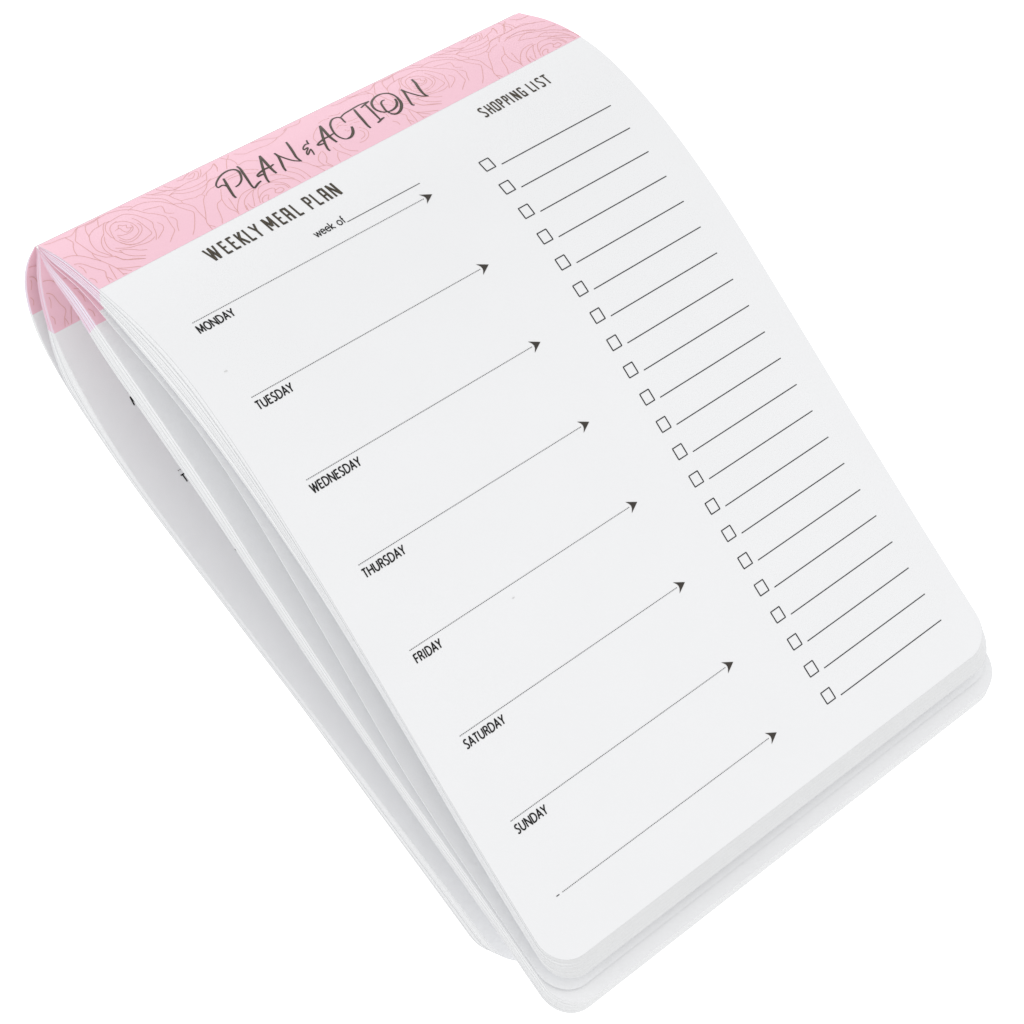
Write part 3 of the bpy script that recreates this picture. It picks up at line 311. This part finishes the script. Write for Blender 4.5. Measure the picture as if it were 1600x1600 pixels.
LINE_S = [0.2799 + 0.1431 * i for i in range(7)] + [0.2799 + 0.1431 * 6 + 0.1271]
DAYS = [('MONDAY', .0645, .1315), ('TUESDAY', .0655, .1325), ('WEDNESDAY', .0650, .1590), ('THURSDAY', .0655, .1455),
        ('FRIDAY', .0668, .1180), ('SATURDAY', .0662, .1445), ('SUNDAY', .0665, .1275)]
def dotted(ink, u0, u1, s, width=0.00125, pitch=0.0032, duty=0.62):
    u = u0
    while u < u1:
        ink.poly([(u, s - width / 2), (u, s + width / 2), (min(u1, u + pitch * duty), s + width / 2), (min(u1, u + pitch * duty), s - width / 2)])
        u += pitch
ROSES = [
[[0.0244,0.0015],[0.0283,0.0015],[0.0345,0.0029],[0.0448,0.0015],[0.0558,0.0015],[0.0667,0.0015],[0.0759,0.0015]],
[[0.006,0.0063],[0.017,0.0107],[0.0301,0.012],[0.0385,0.0135],[0.0481,0.0166],[0.0572,0.0124],[0.0652,0.0064],[0.0713,0.0046],[0.0871,0.006],[0.1017,0.0057],[0.1148,0.0015]],
[[0.0397,0.0151],[0.0397,0.0247],[0.0387,0.0355],[0.0311,0.0464],[0.0249,0.0576],[0.021,0.0696]],
[[0.0387,0.0355],[0.0435,0.0355]],
[[0.0759,0.0015],[0.0735,0.0025],[0.0645,0.0089],[0.052,0.0249],[0.0435,0.0355],[0.0418,0.0503],[0.0412,0.0664],[0.042,0.0807],[0.0461,0.0906],[0.0516,0.0986],[0.0598,0.1033]],
[[0.0803,0.0103],[0.0713,0.0246],[0.0646,0.0407],[0.0569,0.0538],[0.0524,0.0658],[0.0505,0.0789],[0.0537,0.0884],[0.0576,0.097],[0.062,0.1051],[0.0659,0.1137],[0.0714,0.1218],[0.0806,0.1282],[0.0929,0.1353]],
[[0.0646,0.0407],[0.0735,0.0336],[0.0843,0.0288],[0.0922,0.0279],[0.1032,0.0262],[0.1135,0.0285],[0.127,0.0267],[0.1405,0.0281],[0.149,0.0423],[0.1519,0.0542],[0.1542,0.0666],[0.1547,0.0782],[0.1492,0.088],[0.1427,0.1021],[0.1334,0.1136]],
[[0.1044,0.0094],[0.0971,0.0198],[0.0922,0.0279]],
[[0.0803,0.0103],[0.084,0.0086],[0.0894,0.0093],[0.0967,0.0091],[0.1116,0.0055],[0.1233,0.0044],[0.1361,0.0084],[0.1464,0.0141],[0.1565,0.0263],[0.1601,0.0359],[0.164,0.0512],[0.1708,0.0612],[0.1755,0.0706],[0.1788,0.0803],[0.1755,0.0918],[0.1713,0.106],[0.1688,0.1136],[0.1564,0.1228],[0.1468,0.1301]],
[[0.1187,0.0015],[0.1312,0.0015],[0.1465,0.0015],[0.1558,0.0097],[0.1629,0.018]],
[[0.1056,0.0245],[0.0947,0.0358],[0.0837,0.0516],[0.0753,0.0578],[0.0687,0.0655],[0.0628,0.0753],[0.0598,0.0867],[0.0609,0.1005]],
[[0.1123,0.0269],[0.1019,0.0326],[0.0924,0.045],[0.0888,0.0544],[0.0865,0.0665],[0.0886,0.0729]],
[[0.0801,0.0578],[0.0725,0.0691],[0.0672,0.085],[0.0699,0.0966],[0.0769,0.1059]],
[[0.1196,0.0363],[0.1074,0.0395],[0.0989,0.0468],[0.0928,0.0585],[0.0896,0.0672],[0.0867,0.0754],[0.0891,0.0875],[0.0952,0.098],[0.1039,0.1022]],
[[-0.001,0.0599],[0.0056,0.0606],[0.0148,0.0638],[0.0231,0.0714],[0.0297,0.0812],[0.0353,0.0922],[0.0404,0.1008],[0.0447,0.1134],[0.0479,0.1259],[0.0478,0.1394],[0.0462,0.1563]],
[[0.041,0.0789],[0.0384,0.0882],[0.0404,0.1008]],
[[0.0004,0.081],[0.0087,0.084],[0.0155,0.0903],[0.0198,0.1],[0.024,0.1096],[0.0306,0.1222],[0.0251,0.1322],[0.0219,0.1422],[0.0178,0.1533]],
[[0.0429,0.1156],[0.0386,0.1285],[0.0352,0.1403],[0.0306,0.1528]],
[[0.0249,0.1339],[0.0274,0.1412],[0.0282,0.1491],[0.0302,0.1525]],
[[0.0078,0.0897],[0.0094,0.0981],[0.0069,0.1088]],
[[0.0036,0.1205],[0.0077,0.1274],[0.0062,0.1352]],
[[0.0474,0.1264],[0.0569,0.134],[0.065,0.1387],[0.0785,0.1458]],
[[0.0487,0.1293],[0.0554,0.1373],[0.0645,0.1483]],
[[0.0474,0.1428],[0.0552,0.1481],[0.0614,0.1522]],
[[0.1159,0.0379],[0.1245,0.0425],[0.1297,0.0514],[0.1317,0.0612],[0.1306,0.0718],[0.1267,0.0812],[0.1171,0.0871],[0.1049,0.0888],[0.0974,0.0846],[0.0953,0.0767],[0.0944,0.0717]],
[[0.1076,0.0564],[0.1144,0.0478],[0.1171,0.0536],[0.1222,0.0564],[0.1185,0.0626],[0.1226,0.0666],[0.1275,0.0666]],
[[0.1011,0.0571],[0.1094,0.0557],[0.1092,0.0652],[0.1113,0.0717],[0.1178,0.0711],[0.1233,0.0672]],
[[0.0958,0.0685],[0.1006,0.073],[0.1083,0.0755],[0.1189,0.0743],[0.1264,0.0679],[0.1279,0.0598]],
[[0.1369,0.0639],[0.1379,0.0718],[0.1323,0.0818],[0.1234,0.0884],[0.1124,0.093],[0.1012,0.0934],[0.0946,0.0881],[0.0909,0.0791]],
[[0.1405,0.0469],[0.1419,0.0591],[0.1413,0.0705],[0.1405,0.0807],[0.1401,0.0903],[0.1376,0.0979],[0.1268,0.1007],[0.1154,0.1029],[0.1051,0.1022],[0.0946,0.0957],[0.0886,0.0851]],
[[0.0745,0.0909],[0.0818,0.0967],[0.0915,0.1026],[0.1023,0.1056],[0.1139,0.1093],[0.1266,0.11],[0.1366,0.1067]],
[[0.0752,0.0989],[0.0836,0.1019],[0.0932,0.1095],[0.101,0.1177],[0.1093,0.1225]],
[[0.1604,0.0832],[0.1624,0.0929],[0.1578,0.1008],[0.1486,0.1069],[0.1374,0.1131]],
[[0.1656,0.0414],[0.1761,0.0452],[0.1849,0.0497],[0.1918,0.0519],[0.1909,0.0591],[0.1853,0.0707],[0.1887,0.0772],[0.1942,0.081]],
[[0.1831,0.084],[0.1865,0.0919],[0.1857,0.0982],[0.1793,0.1067],[0.1726,0.1187]],
[[0.1517,0.0231],[0.1616,0.0213],[0.1722,0.0203],[0.1839,0.0243],[0.193,0.0331],[0.2003,0.0427],[0.2049,0.0555],[0.208,0.064],[0.2092,0.0747],[0.2137,0.0873],[0.2178,0.0968],[0.2137,0.1054],[0.1964,0.1264],[0.1832,0.1387]],
[[0.19,0.0015],[0.1926,0.0098],[0.1977,0.0207],[0.2042,0.0314],[0.2084,0.0418],[0.2079,0.0533],[0.208,0.064]],
[[0.1983,0.0015],[0.2027,0.0079],[0.2091,0.0189],[0.2174,0.0288],[0.2197,0.0369],[0.2197,0.0495],[0.2222,0.0633],[0.2192,0.0701]],
[[0.2091,0.0626],[0.2192,0.0701],[0.2252,0.0824],[0.2266,0.0899],[0.2241,0.102],[0.2224,0.1145],[0.2212,0.1234],[0.2172,0.1298],[0.2151,0.1397],[0.213,0.1512]],
[[0.2163,0.1368],[0.2193,0.1421],[0.2229,0.1497]],
[[0.2222,0.0633],[0.2338,0.0674],[0.2429,0.0715],[0.2535,0.0709],[0.2568,0.0775]],
[[0.2568,0.0775],[0.2469,0.0864],[0.2364,0.1021],[0.2277,0.1149],[0.2212,0.1234]],
[[0.2197,0.0369],[0.2291,0.0376],[0.2371,0.0479],[0.2486,0.0539],[0.2612,0.0568],[0.275,0.0553],[0.2902,0.0492],[0.3003,0.0491],[0.3093,0.0506]],
[[0.205,0.0113],[0.2179,0.0171],[0.2296,0.0228],[0.2387,0.0318]],
[[0.2216,0.0361],[0.2349,0.0335],[0.2448,0.0399],[0.2585,0.0446],[0.2743,0.0453],[0.2877,0.0428]],
[[0.2206,0.0041],[0.2243,0.0152],[0.2351,0.0269],[0.2464,0.0284],[0.2604,0.0265],[0.2743,0.028],[0.2838,0.0305]],
[[0.2348,0.0015],[0.2353,0.0107],[0.2403,0.0235],[0.249,0.0284]],
[[0.2554,0.0715],[0.2656,0.0668],[0.2758,0.059],[0.2838,0.0507],[0.2953,0.046]],
[[0.2582,0.0788],[0.2632,0.0742],[0.2734,0.0696],[0.2846,0.0682]],
[[0.2934,0.0025],[0.2965,0.0113],[0.2887,0.0228],[0.2787,0.0305]],
[[0.278,0.0108],[0.2911,0.007],[0.288,0.0141],[0.2773,0.0212],[0.2706,0.0153]],
[[0.3045,0.0077],[0.2952,0.0209],[0.2857,0.0296]],
[[0.3027,0.0243],[0.291,0.0404],[0.2857,0.0468]],
[[0.2889,0.0304],[0.3047,0.0234],[0.3172,0.0189],[0.3296,0.0098],[0.3231,0.0274]],
[[0.2578,0.0077],[0.2657,0.0119],[0.2791,0.0046],[0.2923,0.0015]],
[[0.0636,0.1045],[0.0653,0.1114],[0.0677,0.1189],[0.0748,0.1235],[0.0841,0.1283],[0.0951,0.1371]],
[[0.0767,0.1001],[0.0767,0.1076],[0.0806,0.1162],[0.0885,0.1244],[0.0996,0.1315]],
[[0.3488,0.0027],[0.3501,0.013],[0.354,0.0209],[0.3523,0.0356],[0.3491,0.0457],[0.3641,0.0448],[0.3716,0.0527],[0.3781,0.0604]],
[[0.3615,0.0061],[0.3539,0.0147],[0.3498,0.0166],[0.3383,0.0306],[0.3303,0.0413]],
[[0.3693,0.01],[0.3756,0.0197],[0.381,0.0258],[0.3934,0.0265],[0.4077,0.0281],[0.4206,0.0314],[0.4374,0.0286],[0.4473,0.0231]],
[[0.4018,0.002],[0.4135,0.0036],[0.4243,0.008],[0.4349,0.0142],[0.4473,0.0231],[0.4616,0.0201],[0.4759,0.0125]],
[[0.3283,0.0099],[0.3247,0.0222],[0.3161,0.036]],
[[0.3096,0.0626],[0.3223,0.0626],[0.3351,0.0626],[0.3468,0.0655],[0.3563,0.0739],[0.3614,0.0801]],
[[0.3099,0.0683],[0.3201,0.0683],[0.3305,0.0711],[0.3452,0.078],[0.3529,0.084]],
[[0.2854,0.0809],[0.2774,0.0913],[0.2696,0.1014],[0.2591,0.1049],[0.2522,0.1132],[0.2463,0.1262],[0.2408,0.1373],[0.2348,0.1459],[0.2386,0.1518]],
[[0.2704,0.102],[0.266,0.1146],[0.2651,0.1278],[0.2681,0.1361],[0.2677,0.1455],[0.265,0.1509]],
[[0.2798,0.1058],[0.2765,0.1172],[0.2723,0.1297],[0.2699,0.1414]],
[[0.2694,0.1391],[0.2806,0.1266],[0.2924,0.1163],[0.305,0.1104],[0.3186,0.1094],[0.3251,0.1107]],
[[0.2812,0.1505],[0.2872,0.1359],[0.2944,0.1259],[0.3054,0.1189],[0.3195,0.1143],[0.3271,0.1144]],
[[0.322,0.1143],[0.3131,0.1233],[0.3062,0.1336],[0.2984,0.145]],
[[0.2941,0.1337],[0.2927,0.1443],[0.297,0.1497]],
[[0.3148,0.1347],[0.3242,0.1223],[0.3328,0.1151],[0.344,0.1141],[0.3561,0.118],[0.3658,0.1261],[0.3703,0.1359],[0.3697,0.1454],[0.368,0.1519]],
[[0.3085,0.1511],[0.3114,0.1418],[0.3194,0.1324],[0.3327,0.1273],[0.3468,0.1288],[0.3485,0.1342],[0.3435,0.1401],[0.3495,0.145],[0.3591,0.1428],[0.3576,0.1356],[0.3483,0.136]],
[[0.3127,0.1506],[0.317,0.1404],[0.3264,0.1361],[0.3319,0.1386],[0.3251,0.145],[0.3279,0.1492]],
[[0.3549,0.1253],[0.3642,0.1309],[0.3675,0.1376],[0.3659,0.1483],[0.3596,0.1511]],
[[0.2889,0.1354],[0.2841,0.147],[0.2817,0.1528]],
[[0.3646,0.102],[0.3739,0.1077],[0.381,0.1159],[0.3854,0.1259],[0.3886,0.1326]],
[[0.3549,0.1149],[0.3688,0.1182],[0.3811,0.1264],[0.3881,0.1362],[0.39,0.1459],[0.389,0.1529]],
[[0.3987,0.1031],[0.4051,0.1107],[0.4093,0.1208],[0.4106,0.1343],[0.4099,0.1499]],
[[0.3919,0.1124],[0.398,0.1218],[0.4014,0.1329],[0.4005,0.1443],[0.4002,0.152]],
[[0.4245,0.1079],[0.4291,0.1161],[0.4323,0.1274],[0.4389,0.1349],[0.4486,0.1387],[0.4542,0.1503]],
[[0.4343,0.1311],[0.4362,0.1409],[0.4382,0.1505]],
[[0.4653,0.1078],[0.4557,0.1128],[0.447,0.1227],[0.4454,0.1319],[0.446,0.1387]],
[[0.4672,0.1072],[0.4654,0.1168],[0.46,0.1273],[0.4528,0.1339],[0.4542,0.1413],[0.4554,0.1503]],
[[0.4684,0.0136],[0.477,0.0097],[0.4894,0.0123],[0.5008,0.013],[0.5108,0.0044]],
[[0.5083,0.0497],[0.4924,0.0603],[0.48,0.073],[0.4769,0.0856]],
[[0.5443,0.0345],[0.5576,0.0425],[0.564,0.0398]],
[[0.5178,0.0402],[0.5302,0.0383],[0.5401,0.0409]],
[[0.4838,0.1259],[0.4751,0.1356],[0.4705,0.1483],[0.4699,0.1518]],
[[0.4866,0.1107],[0.4856,0.1209],[0.4884,0.1297],[0.492,0.139],[0.4947,0.1494]],
[[0.4998,0.1109],[0.4976,0.1224],[0.5008,0.1337],[0.5105,0.1437]],
[[0.5721,0.0069],[0.5837,0.0124],[0.6003,0.0121],[0.6176,0.0128],[0.6292,0.0183],[0.6397,0.0268]],
[[0.5319,0.0687],[0.5399,0.0657],[0.548,0.0688],[0.5562,0.0748],[0.571,0.0763]],
[[0.5234,0.0768],[0.5353,0.0725],[0.5444,0.082],[0.5551,0.082],[0.5648,0.0863]],
[[0.5509,0.0958],[0.5556,0.1026],[0.5569,0.1131],[0.5492,0.1246],[0.5357,0.1306],[0.5262,0.1292]],
[[0.5479,0.1051],[0.5501,0.1117],[0.5447,0.1207],[0.5333,0.1243]],
[[0.5326,0.0861],[0.5319,0.0929],[0.5361,0.0943]]]
EXTRA = [[[0.8942,0.0477],[0.905,0.0456],[0.9139,0.0456],[0.9268,0.0475],[0.9427,0.0434],[0.9458,0.0308],[0.9451,0.0159]],[[0.9523,0.0115],[0.9404,0.0256],[0.9209,0.0475]],[[0.8928,0.0644],[0.9034,0.0534],[0.9149,0.0476],[0.9298,0.0475],[0.9477,0.0474],[0.9649,0.0512],[0.9798,0.0589],[0.9935,0.0708]],[[0.9722,0.0219],[0.9813,0.025],[0.9903,0.0281]],[[0.8995,0.0697],[0.9111,0.0653],[0.927,0.0626],[0.9409,0.0635],[0.9522,0.0733],[0.963,0.0835],[0.9789,0.0885],[0.9949,0.0935]],[[0.9178,0.0872],[0.9264,0.0904],[0.9386,0.0976],[0.9458,0.1007],[0.9531,0.1053],[0.9612,0.1121],[0.9682,0.123],[0.9787,0.1349],[0.9861,0.1424],[0.9887,0.1503]],[[0.9156,0.0864],[0.9301,0.0791],[0.9459,0.0767],[0.9554,0.0851],[0.9646,0.0908],[0.9754,0.098],[0.9855,0.1088],[0.9947,0.1235],[0.9985,0.1346],[0.997,0.1524]],[[0.9458,0.1007],[0.9577,0.0978],[0.9679,0.0995]]]
def rose_lines(page, parent, lift, umax=1.0):
    ink = Ink(page, lift)
    for shift, lines in ((0.0, ROSES), (0.600, ROSES), (0.0, EXTRA)):
        for P in lines:
            Q = spline(np.array(P) + [shift, 0], 0.003)
            ok = (Q[:, 0] > 0.001) & (Q[:, 0] < umax - .001) & (Q[:, 1] > 0.0025) & (Q[:, 1] < BAND - 0.0007)
            run = []
            for q, k in zip(Q, ok):
                if k: run.append(q)
                else:
                    if len(run) > 2: ink.ribbon(run, 0.00105)
                    run = []
            if len(run) > 2: ink.ribbon(run, 0.00105)
    return ink.build('rose_pattern', ROSE_INK, parent)
def header_band(page, parent, lift=0.00022):
    ink = Ink(page, lift)
    ss = [x for x in FR * page.length if x < BAND - .002] + [BAND]
    for a, b in zip(ss[:-1], ss[1:]): ink.poly([(0.0002, a), (0.0002, b), (0.9998, b), (0.9998, a)])
    o = ink.build('header_band', PINK, parent); o.data.polygons.foreach_set('use_smooth', [True] * len(o.data.polygons))
    return o
def day_prints(page, parent, lift=0.0004):
    for i, s in enumerate(LINE_S):
        ink = Ink(page, lift); (dotted(ink, 0.0662, 0.5265, s) if i < 7 else (dotted(ink, 0.0662, 0.0725, s, 0.0014, 0.0064, 0.95), dotted(ink, 0.0785, 0.5265, s))); ink.build('dotted_line', DOT_INK, parent)
        ink = Ink(page, lift)
        a, b = (0.5438, s), (0.5250, s)
        ink.poly([a, (0.5243, s - 0.0100), (0.5290, s - .004), (0.5300, s)])
        ink.poly([a, (0.5300, s), (0.5290, s + .004), (0.5243, s + 0.0100)])
        ink.build('arrowhead', FOIL_INK, parent)
    for (t, u0, u1), s in zip(DAYS, LINE_S):
        ink = Ink(page, lift); word(ink, t, u0, u1, s + 0.0080, s + 0.0218, 0.0024)
        ink.build('day_name', BLACK_INK, parent)

# ------------------------------------------------------------------ the notepad
pad = bpy.data.objects.new('notepad', None); C.objects.link(pad)
pad.matrix_world = BASE
pad['label'] = 'thick white meal plan notepad with pink rose header, its curling pages fanned apart'
pad['category'] = 'notepad'

TH = 0.0009
top = Page(CURVE['Atop'], LEN['Atop'], TH)
top_o = build_page(top, 'top_page', pad, PLAIN)
top_o['label'] = 'top page printed with a weekly meal plan and shopping list'

# stack right under the top page, a loose sheet, the middle stack, the lower stack and the last sheets
T = top.n
under_top = CURVE['Atop'] - top.n * (TH + 0.0004)
n_a = 20
A_pages = stack(under_top, CURVE['Abot'], LEN['Atop'], LEN['Abot'], n_a, 0.88, 0.0009, (0.002, 0.010))
build_stack(A_pages, 'page_stack', pad)
loose = Page(CURVE['B'], LEN['B'], 0.0010, -0.001, 1.010)
build_page(loose, 'loose_page', pad)
C_top = Page(CURVE['Ctop'], LEN['Ctop'], 0.0009, 0.0, 1.014)
mid_o = build_page(C_top, 'middle_page', pad)
build_stack(stack(CURVE['Ctop'] - C_top.n * 0.0013, CURVE['Cbot'], LEN['Ctop'], LEN['Cbot'], 24, 0.88, 0.0005, (0.016, 0.022)), 'page_stack', pad)
D_top = Page(CURVE['Dtop'], LEN['Dtop'], 0.0009)
low_o = build_page(D_top, 'lower_page', pad)
build_stack(stack(CURVE['Dtop'] - D_top.n * 0.0013, CURVE['Dbot'], LEN['Dtop'], LEN['Dbot'], 16, 0.88, 0.0009), 'page_stack', pad)
w = np.interp(FR, [0, .10, .22, .4, 1], [.15, .2, .6, .9, .9])[:, None]
E_up = CURVE['E'] * (1 - w) + CURVE['Dbot'] * w
E_top = Page(E_up, LEN['E'], 0.0008)
last_o = build_page(E_top, 'bottom_page', pad)
E_low = Page(CURVE['E'], LEN['E'], 0.0)
build_stack(stack(E_up - E_top.n * 0.0010, CURVE['E'] + E_low.n * 0.0, LEN['E'] - .002, LEN['E'], 3, 0.75, 0.0008), 'page_stack', pad)

# glued binding along the fold
gv = []
for x in (0.0015, 0.9985):
    gv += [(x, -0.0035, -0.0015), (x, -0.0006, -0.0016), (x, 0.0020, -0.0098), (x, -0.002, -0.0100)]
link('glue_binding', gv, [(0, 1, 5, 4), (1, 2, 6, 5), (2, 3, 7, 6), (3, 0, 4, 7), (0, 3, 2, 1), (4, 5, 6, 7)], GLUE, pad)

# ------------------------------------------------------------------ print on the top page
header_band(top, top_o)
rose_lines(top, top_o, 0.00042)
ink = Ink(top, 0.0007); core = Ink(top, 0.0009)
TITLE = [["P",[[0.0028,[[0.2862,0.0685],[0.2933,0.0615],[0.3061,0.0529],[0.3189,0.0482],[0.3291,0.0482],[0.3361,0.0536],[0.3364,0.0626],[0.3311,0.0742],[0.3237,0.0838],[0.3142,0.0898],[0.3059,0.0913]]],[0.0022,[[0.2862,0.0685],[0.2853,0.075],[0.2934,0.0744],[0.2966,0.0781],[0.2966,0.0842]]],[0.0034,[[0.307,0.0611],[0.3006,0.0764],[0.2968,0.0855],[0.293,0.0961],[0.2898,0.1059],[0.2892,0.1126]]]]],["L",[[0.0032,[[0.3446,0.0481],[0.3433,0.0574],[0.3382,0.0711],[0.3324,0.0871],[0.3273,0.1021],[0.3256,0.1101]]],[0.0028,[[0.3252,0.1098],[0.3275,0.1117],[0.337,0.1072],[0.3455,0.1048]]]]],["A",[[0.0032,[[0.3889,0.0499],[0.379,0.0655],[0.3681,0.0828],[0.3595,0.0975],[0.354,0.1099],[0.3527,0.1162]]],[0.0036,[[0.3889,0.0499],[0.3847,0.0633],[0.3796,0.0815],[0.3769,0.0952],[0.376,0.1053]]],[0.0028,[[0.388,0.0846],[0.3795,0.0862],[0.3685,0.0854],[0.3579,0.0873],[0.3501,0.0904],[0.3497,0.0938],[0.3553,0.0933],[0.3616,0.095]]]]],["N",[[0.0032,[[0.409,0.0615],[0.4078,0.0713],[0.4008,0.087],[0.3939,0.1011],[0.3909,0.1105]]],[0.0022,[[0.409,0.0615],[0.4092,0.0728],[0.4125,0.0871],[0.418,0.0988],[0.4264,0.1073]]],[0.0032,[[0.4444,0.0484],[0.4388,0.0626],[0.4318,0.0798],[0.4263,0.0938],[0.4251,0.1057]]]]],["amp",[[0.002,[[0.4693,0.0686],[0.4657,0.0745],[0.4651,0.0792]]],[0.002,[[0.4651,0.0792],[0.4595,0.0768],[0.45,0.0824],[0.4483,0.0869],[0.4557,0.0857],[0.455,0.0883],[0.4466,0.0946],[0.444,0.1008],[0.4524,0.0952],[0.457,0.0925],[0.4545,0.1006],[0.4515,0.1074]]]]],["A2",[[0.0032,[[0.5133,0.0493],[0.5024,0.0657],[0.4906,0.0837],[0.4818,0.0996],[0.4769,0.1112],[0.4772,0.1154]]],[0.0036,[[0.5133,0.0493],[0.5077,0.0657],[0.5024,0.0824],[0.5004,0.0952],[0.5,0.1054]]],[0.0028,[[0.5118,0.0838],[0.5026,0.0851],[0.4907,0.085],[0.4791,0.0877],[0.4725,0.0907],[0.4751,0.093],[0.4825,0.0944]]]]],["C",[[0.0026,[[0.5467,0.0733],[0.5494,0.0642],[0.5517,0.0554],[0.5487,0.0495],[0.54,0.0487],[0.528,0.0579],[0.5198,0.0702],[0.5132,0.0852],[0.5119,0.0974],[0.5151,0.1073],[0.5207,0.11]]],[0.0038,[[0.5196,0.1097],[0.5271,0.1088],[0.5354,0.1033],[0.5421,0.095],[0.5456,0.0884]]]]],["T",[[0.0026,[[0.5535,0.0541],[0.5651,0.0495],[0.5802,0.0476],[0.5983,0.0458],[0.6105,0.0475],[0.6182,0.0487]]],[0.0034,[[0.584,0.0511],[0.5764,0.0704],[0.5704,0.0892],[0.5663,0.1027],[0.5651,0.1118]]]]],["I",[[0.0026,[[0.5946,0.0561],[0.6066,0.0518],[0.6178,0.0493]]],[0.0028,[[0.6066,0.0518],[0.6016,0.0681],[0.5971,0.0838],[0.5939,0.0963],[0.5918,0.1054]]],[0.0028,[[0.5828,0.1086],[0.5876,0.1077],[0.5954,0.1051],[0.6008,0.1045]]]]],["O",[[0.003,[[0.6188,0.0976],[0.6105,0.093],[0.6066,0.0853],[0.607,0.0743],[0.6128,0.0618],[0.6202,0.0535],[0.632,0.0465],[0.6447,0.0446],[0.6541,0.0511],[0.6569,0.0618],[0.6551,0.076]]],[0.0038,[[0.6555,0.074],[0.6483,0.0917],[0.6385,0.103],[0.6289,0.109],[0.6202,0.1095],[0.6156,0.1041]]],[0.0026,[[0.6161,0.105],[0.6154,0.0938],[0.6194,0.0818],[0.6252,0.0701],[0.6319,0.065],[0.6367,0.0658]]],[0.0032,[[0.6188,0.0976],[0.6272,0.0974],[0.6368,0.0937],[0.6449,0.0856],[0.6495,0.076]]]]],["N2",[[0.003,[[0.6765,0.0601],[0.6746,0.0699],[0.6669,0.0858],[0.6602,0.1006],[0.6575,0.1087],[0.66,0.111]]],[0.0022,[[0.6772,0.061],[0.6773,0.073],[0.6801,0.0866],[0.6851,0.0992],[0.6938,0.1079]]],[0.0034,[[0.7124,0.0469],[0.7072,0.0618],[0.698,0.0808],[0.6923,0.0975],[0.6925,0.1063]]]]]]
for k, strokes in TITLE:
    for wdt, P in strokes:
        Q = spline(np.array(P), 0.002); ink.ribbon(Q, wdt * 1.3, True); core.ribbon(Q[2:-2], wdt * 0.5, True)
ink.build('title_lettering', FOIL_INK, top_o); core.build('painted_foil_glint', FOIL_CORE, top_o)
ink = Ink(top, 0.0004); core = Ink(top, 0.0006)
heading(ink, [('W', .1700, .1912), ('E', .1968, .2095), ('E', .2130, .2255), ('K', .2286, .2425), ('L', .2448, .2560), ('Y', .2580, .2720),
              ('M', .2826, .3000), ('E', .3050, .3172), ('A', .3200, .3335), ('L', .3384, .3500), ('P', .3628, .3755), ('L', .3788, .3900), ('A', .3944, .4080), ('N', .4112, .4268)],
        0.1750, 0.2036, 0.0036, 0.0016, core)
ink.build('heading_lettering', FOIL_INK, top_o, 'dark condensed lettering reading WEEKLY MEAL PLAN'); core.build('painted_foil_glint', FOIL_CORE, top_o)
ink = Ink(top, 0.0004); core = Ink(top, 0.0006)
heading(ink, [('S', .7285, .7385), ('H', .7425, .7530), ('O', .7555, .7655), ('P', .7685, .7770), ('P', .7810, .7895), ('I', .7915, .7945), ('N', .8000, .8110), ('G', .8150, .8250),
              ('L', .8352, .8440), ('I', .8465, .8495), ('S', .8560, .8660), ('T', .8690, .8800)],
        0.1820, 0.2040, 0.0030, 0.0008, core)
ink.build('heading_lettering', FOIL_INK, top_o, 'dark condensed lettering reading SHOPPING LIST'); core.build('painted_foil_glint', FOIL_CORE, top_o)
ink = Ink(top, 0.0004); word(ink, 'week of', 0.3312, 0.3905, 0.2385, 0.2522, 0.0018, 0.12)
ink.build('small_lettering', BLACK_INK, top_o)
ink = Ink(top, 0.0004); ink.ribbon([(0.3912, 0.2528), (0.5413, 0.2528)], 0.0011); ink.build('week_line', LINE_INK, top_o)
day_prints(top, top_o)
for i in range(21):
    s = 0.2798 + 0.0494 * i; h = 0.0098
    ink = Ink(top, 0.0004)
    for a, b in (((-h, -h), (h, -h)), ((h, -h), (h, h)), ((h, h), (-h, h)), ((-h, h), (-h, -h))):
        ex = 0.0006
        if a[1] == b[1]: ink.ribbon([(0.6625 + min(a[0], b[0]) - ex, s + a[1]), (0.6625 + max(a[0], b[0]) + ex, s + b[1])], 0.0017)
        else: ink.ribbon([(0.6625 + a[0], s + min(a[1], b[1]) + ex), (0.6625 + b[0], s + max(a[1], b[1]) - ex)], 0.0021)
    ink.build('checkbox', LINE_INK, top_o)
    ink = Ink(top, 0.0004); ink.ribbon([(0.6840, s + 0.0110), (0.9314, s + 0.0110)], 0.00155); ink.build('shopping_line', LINE_INK, top_o)
for u, s in ((0.0573, 0.3708), (0.2633, 0.8708)):
    ink = Ink(top, 0.0004); ink.poly([(u + .003 * math.cos(a), s + .0012 * math.sin(a)) for a in np.linspace(0, 6.28, 9)[:-1]]); ink.build('paper_fleck', SPECK_INK, top_o)

# ------------------------------------------------------------------ print on the pages one can look in on
for pg, ob in ((D_top, low_o), (C_top, mid_o), (E_top, last_o), (loose, None)):
    if ob is not None: rose_lines(pg, ob, 0.0003, 0.5 if ob is not last_o else 0.2)
day_prints(D_top, low_o)
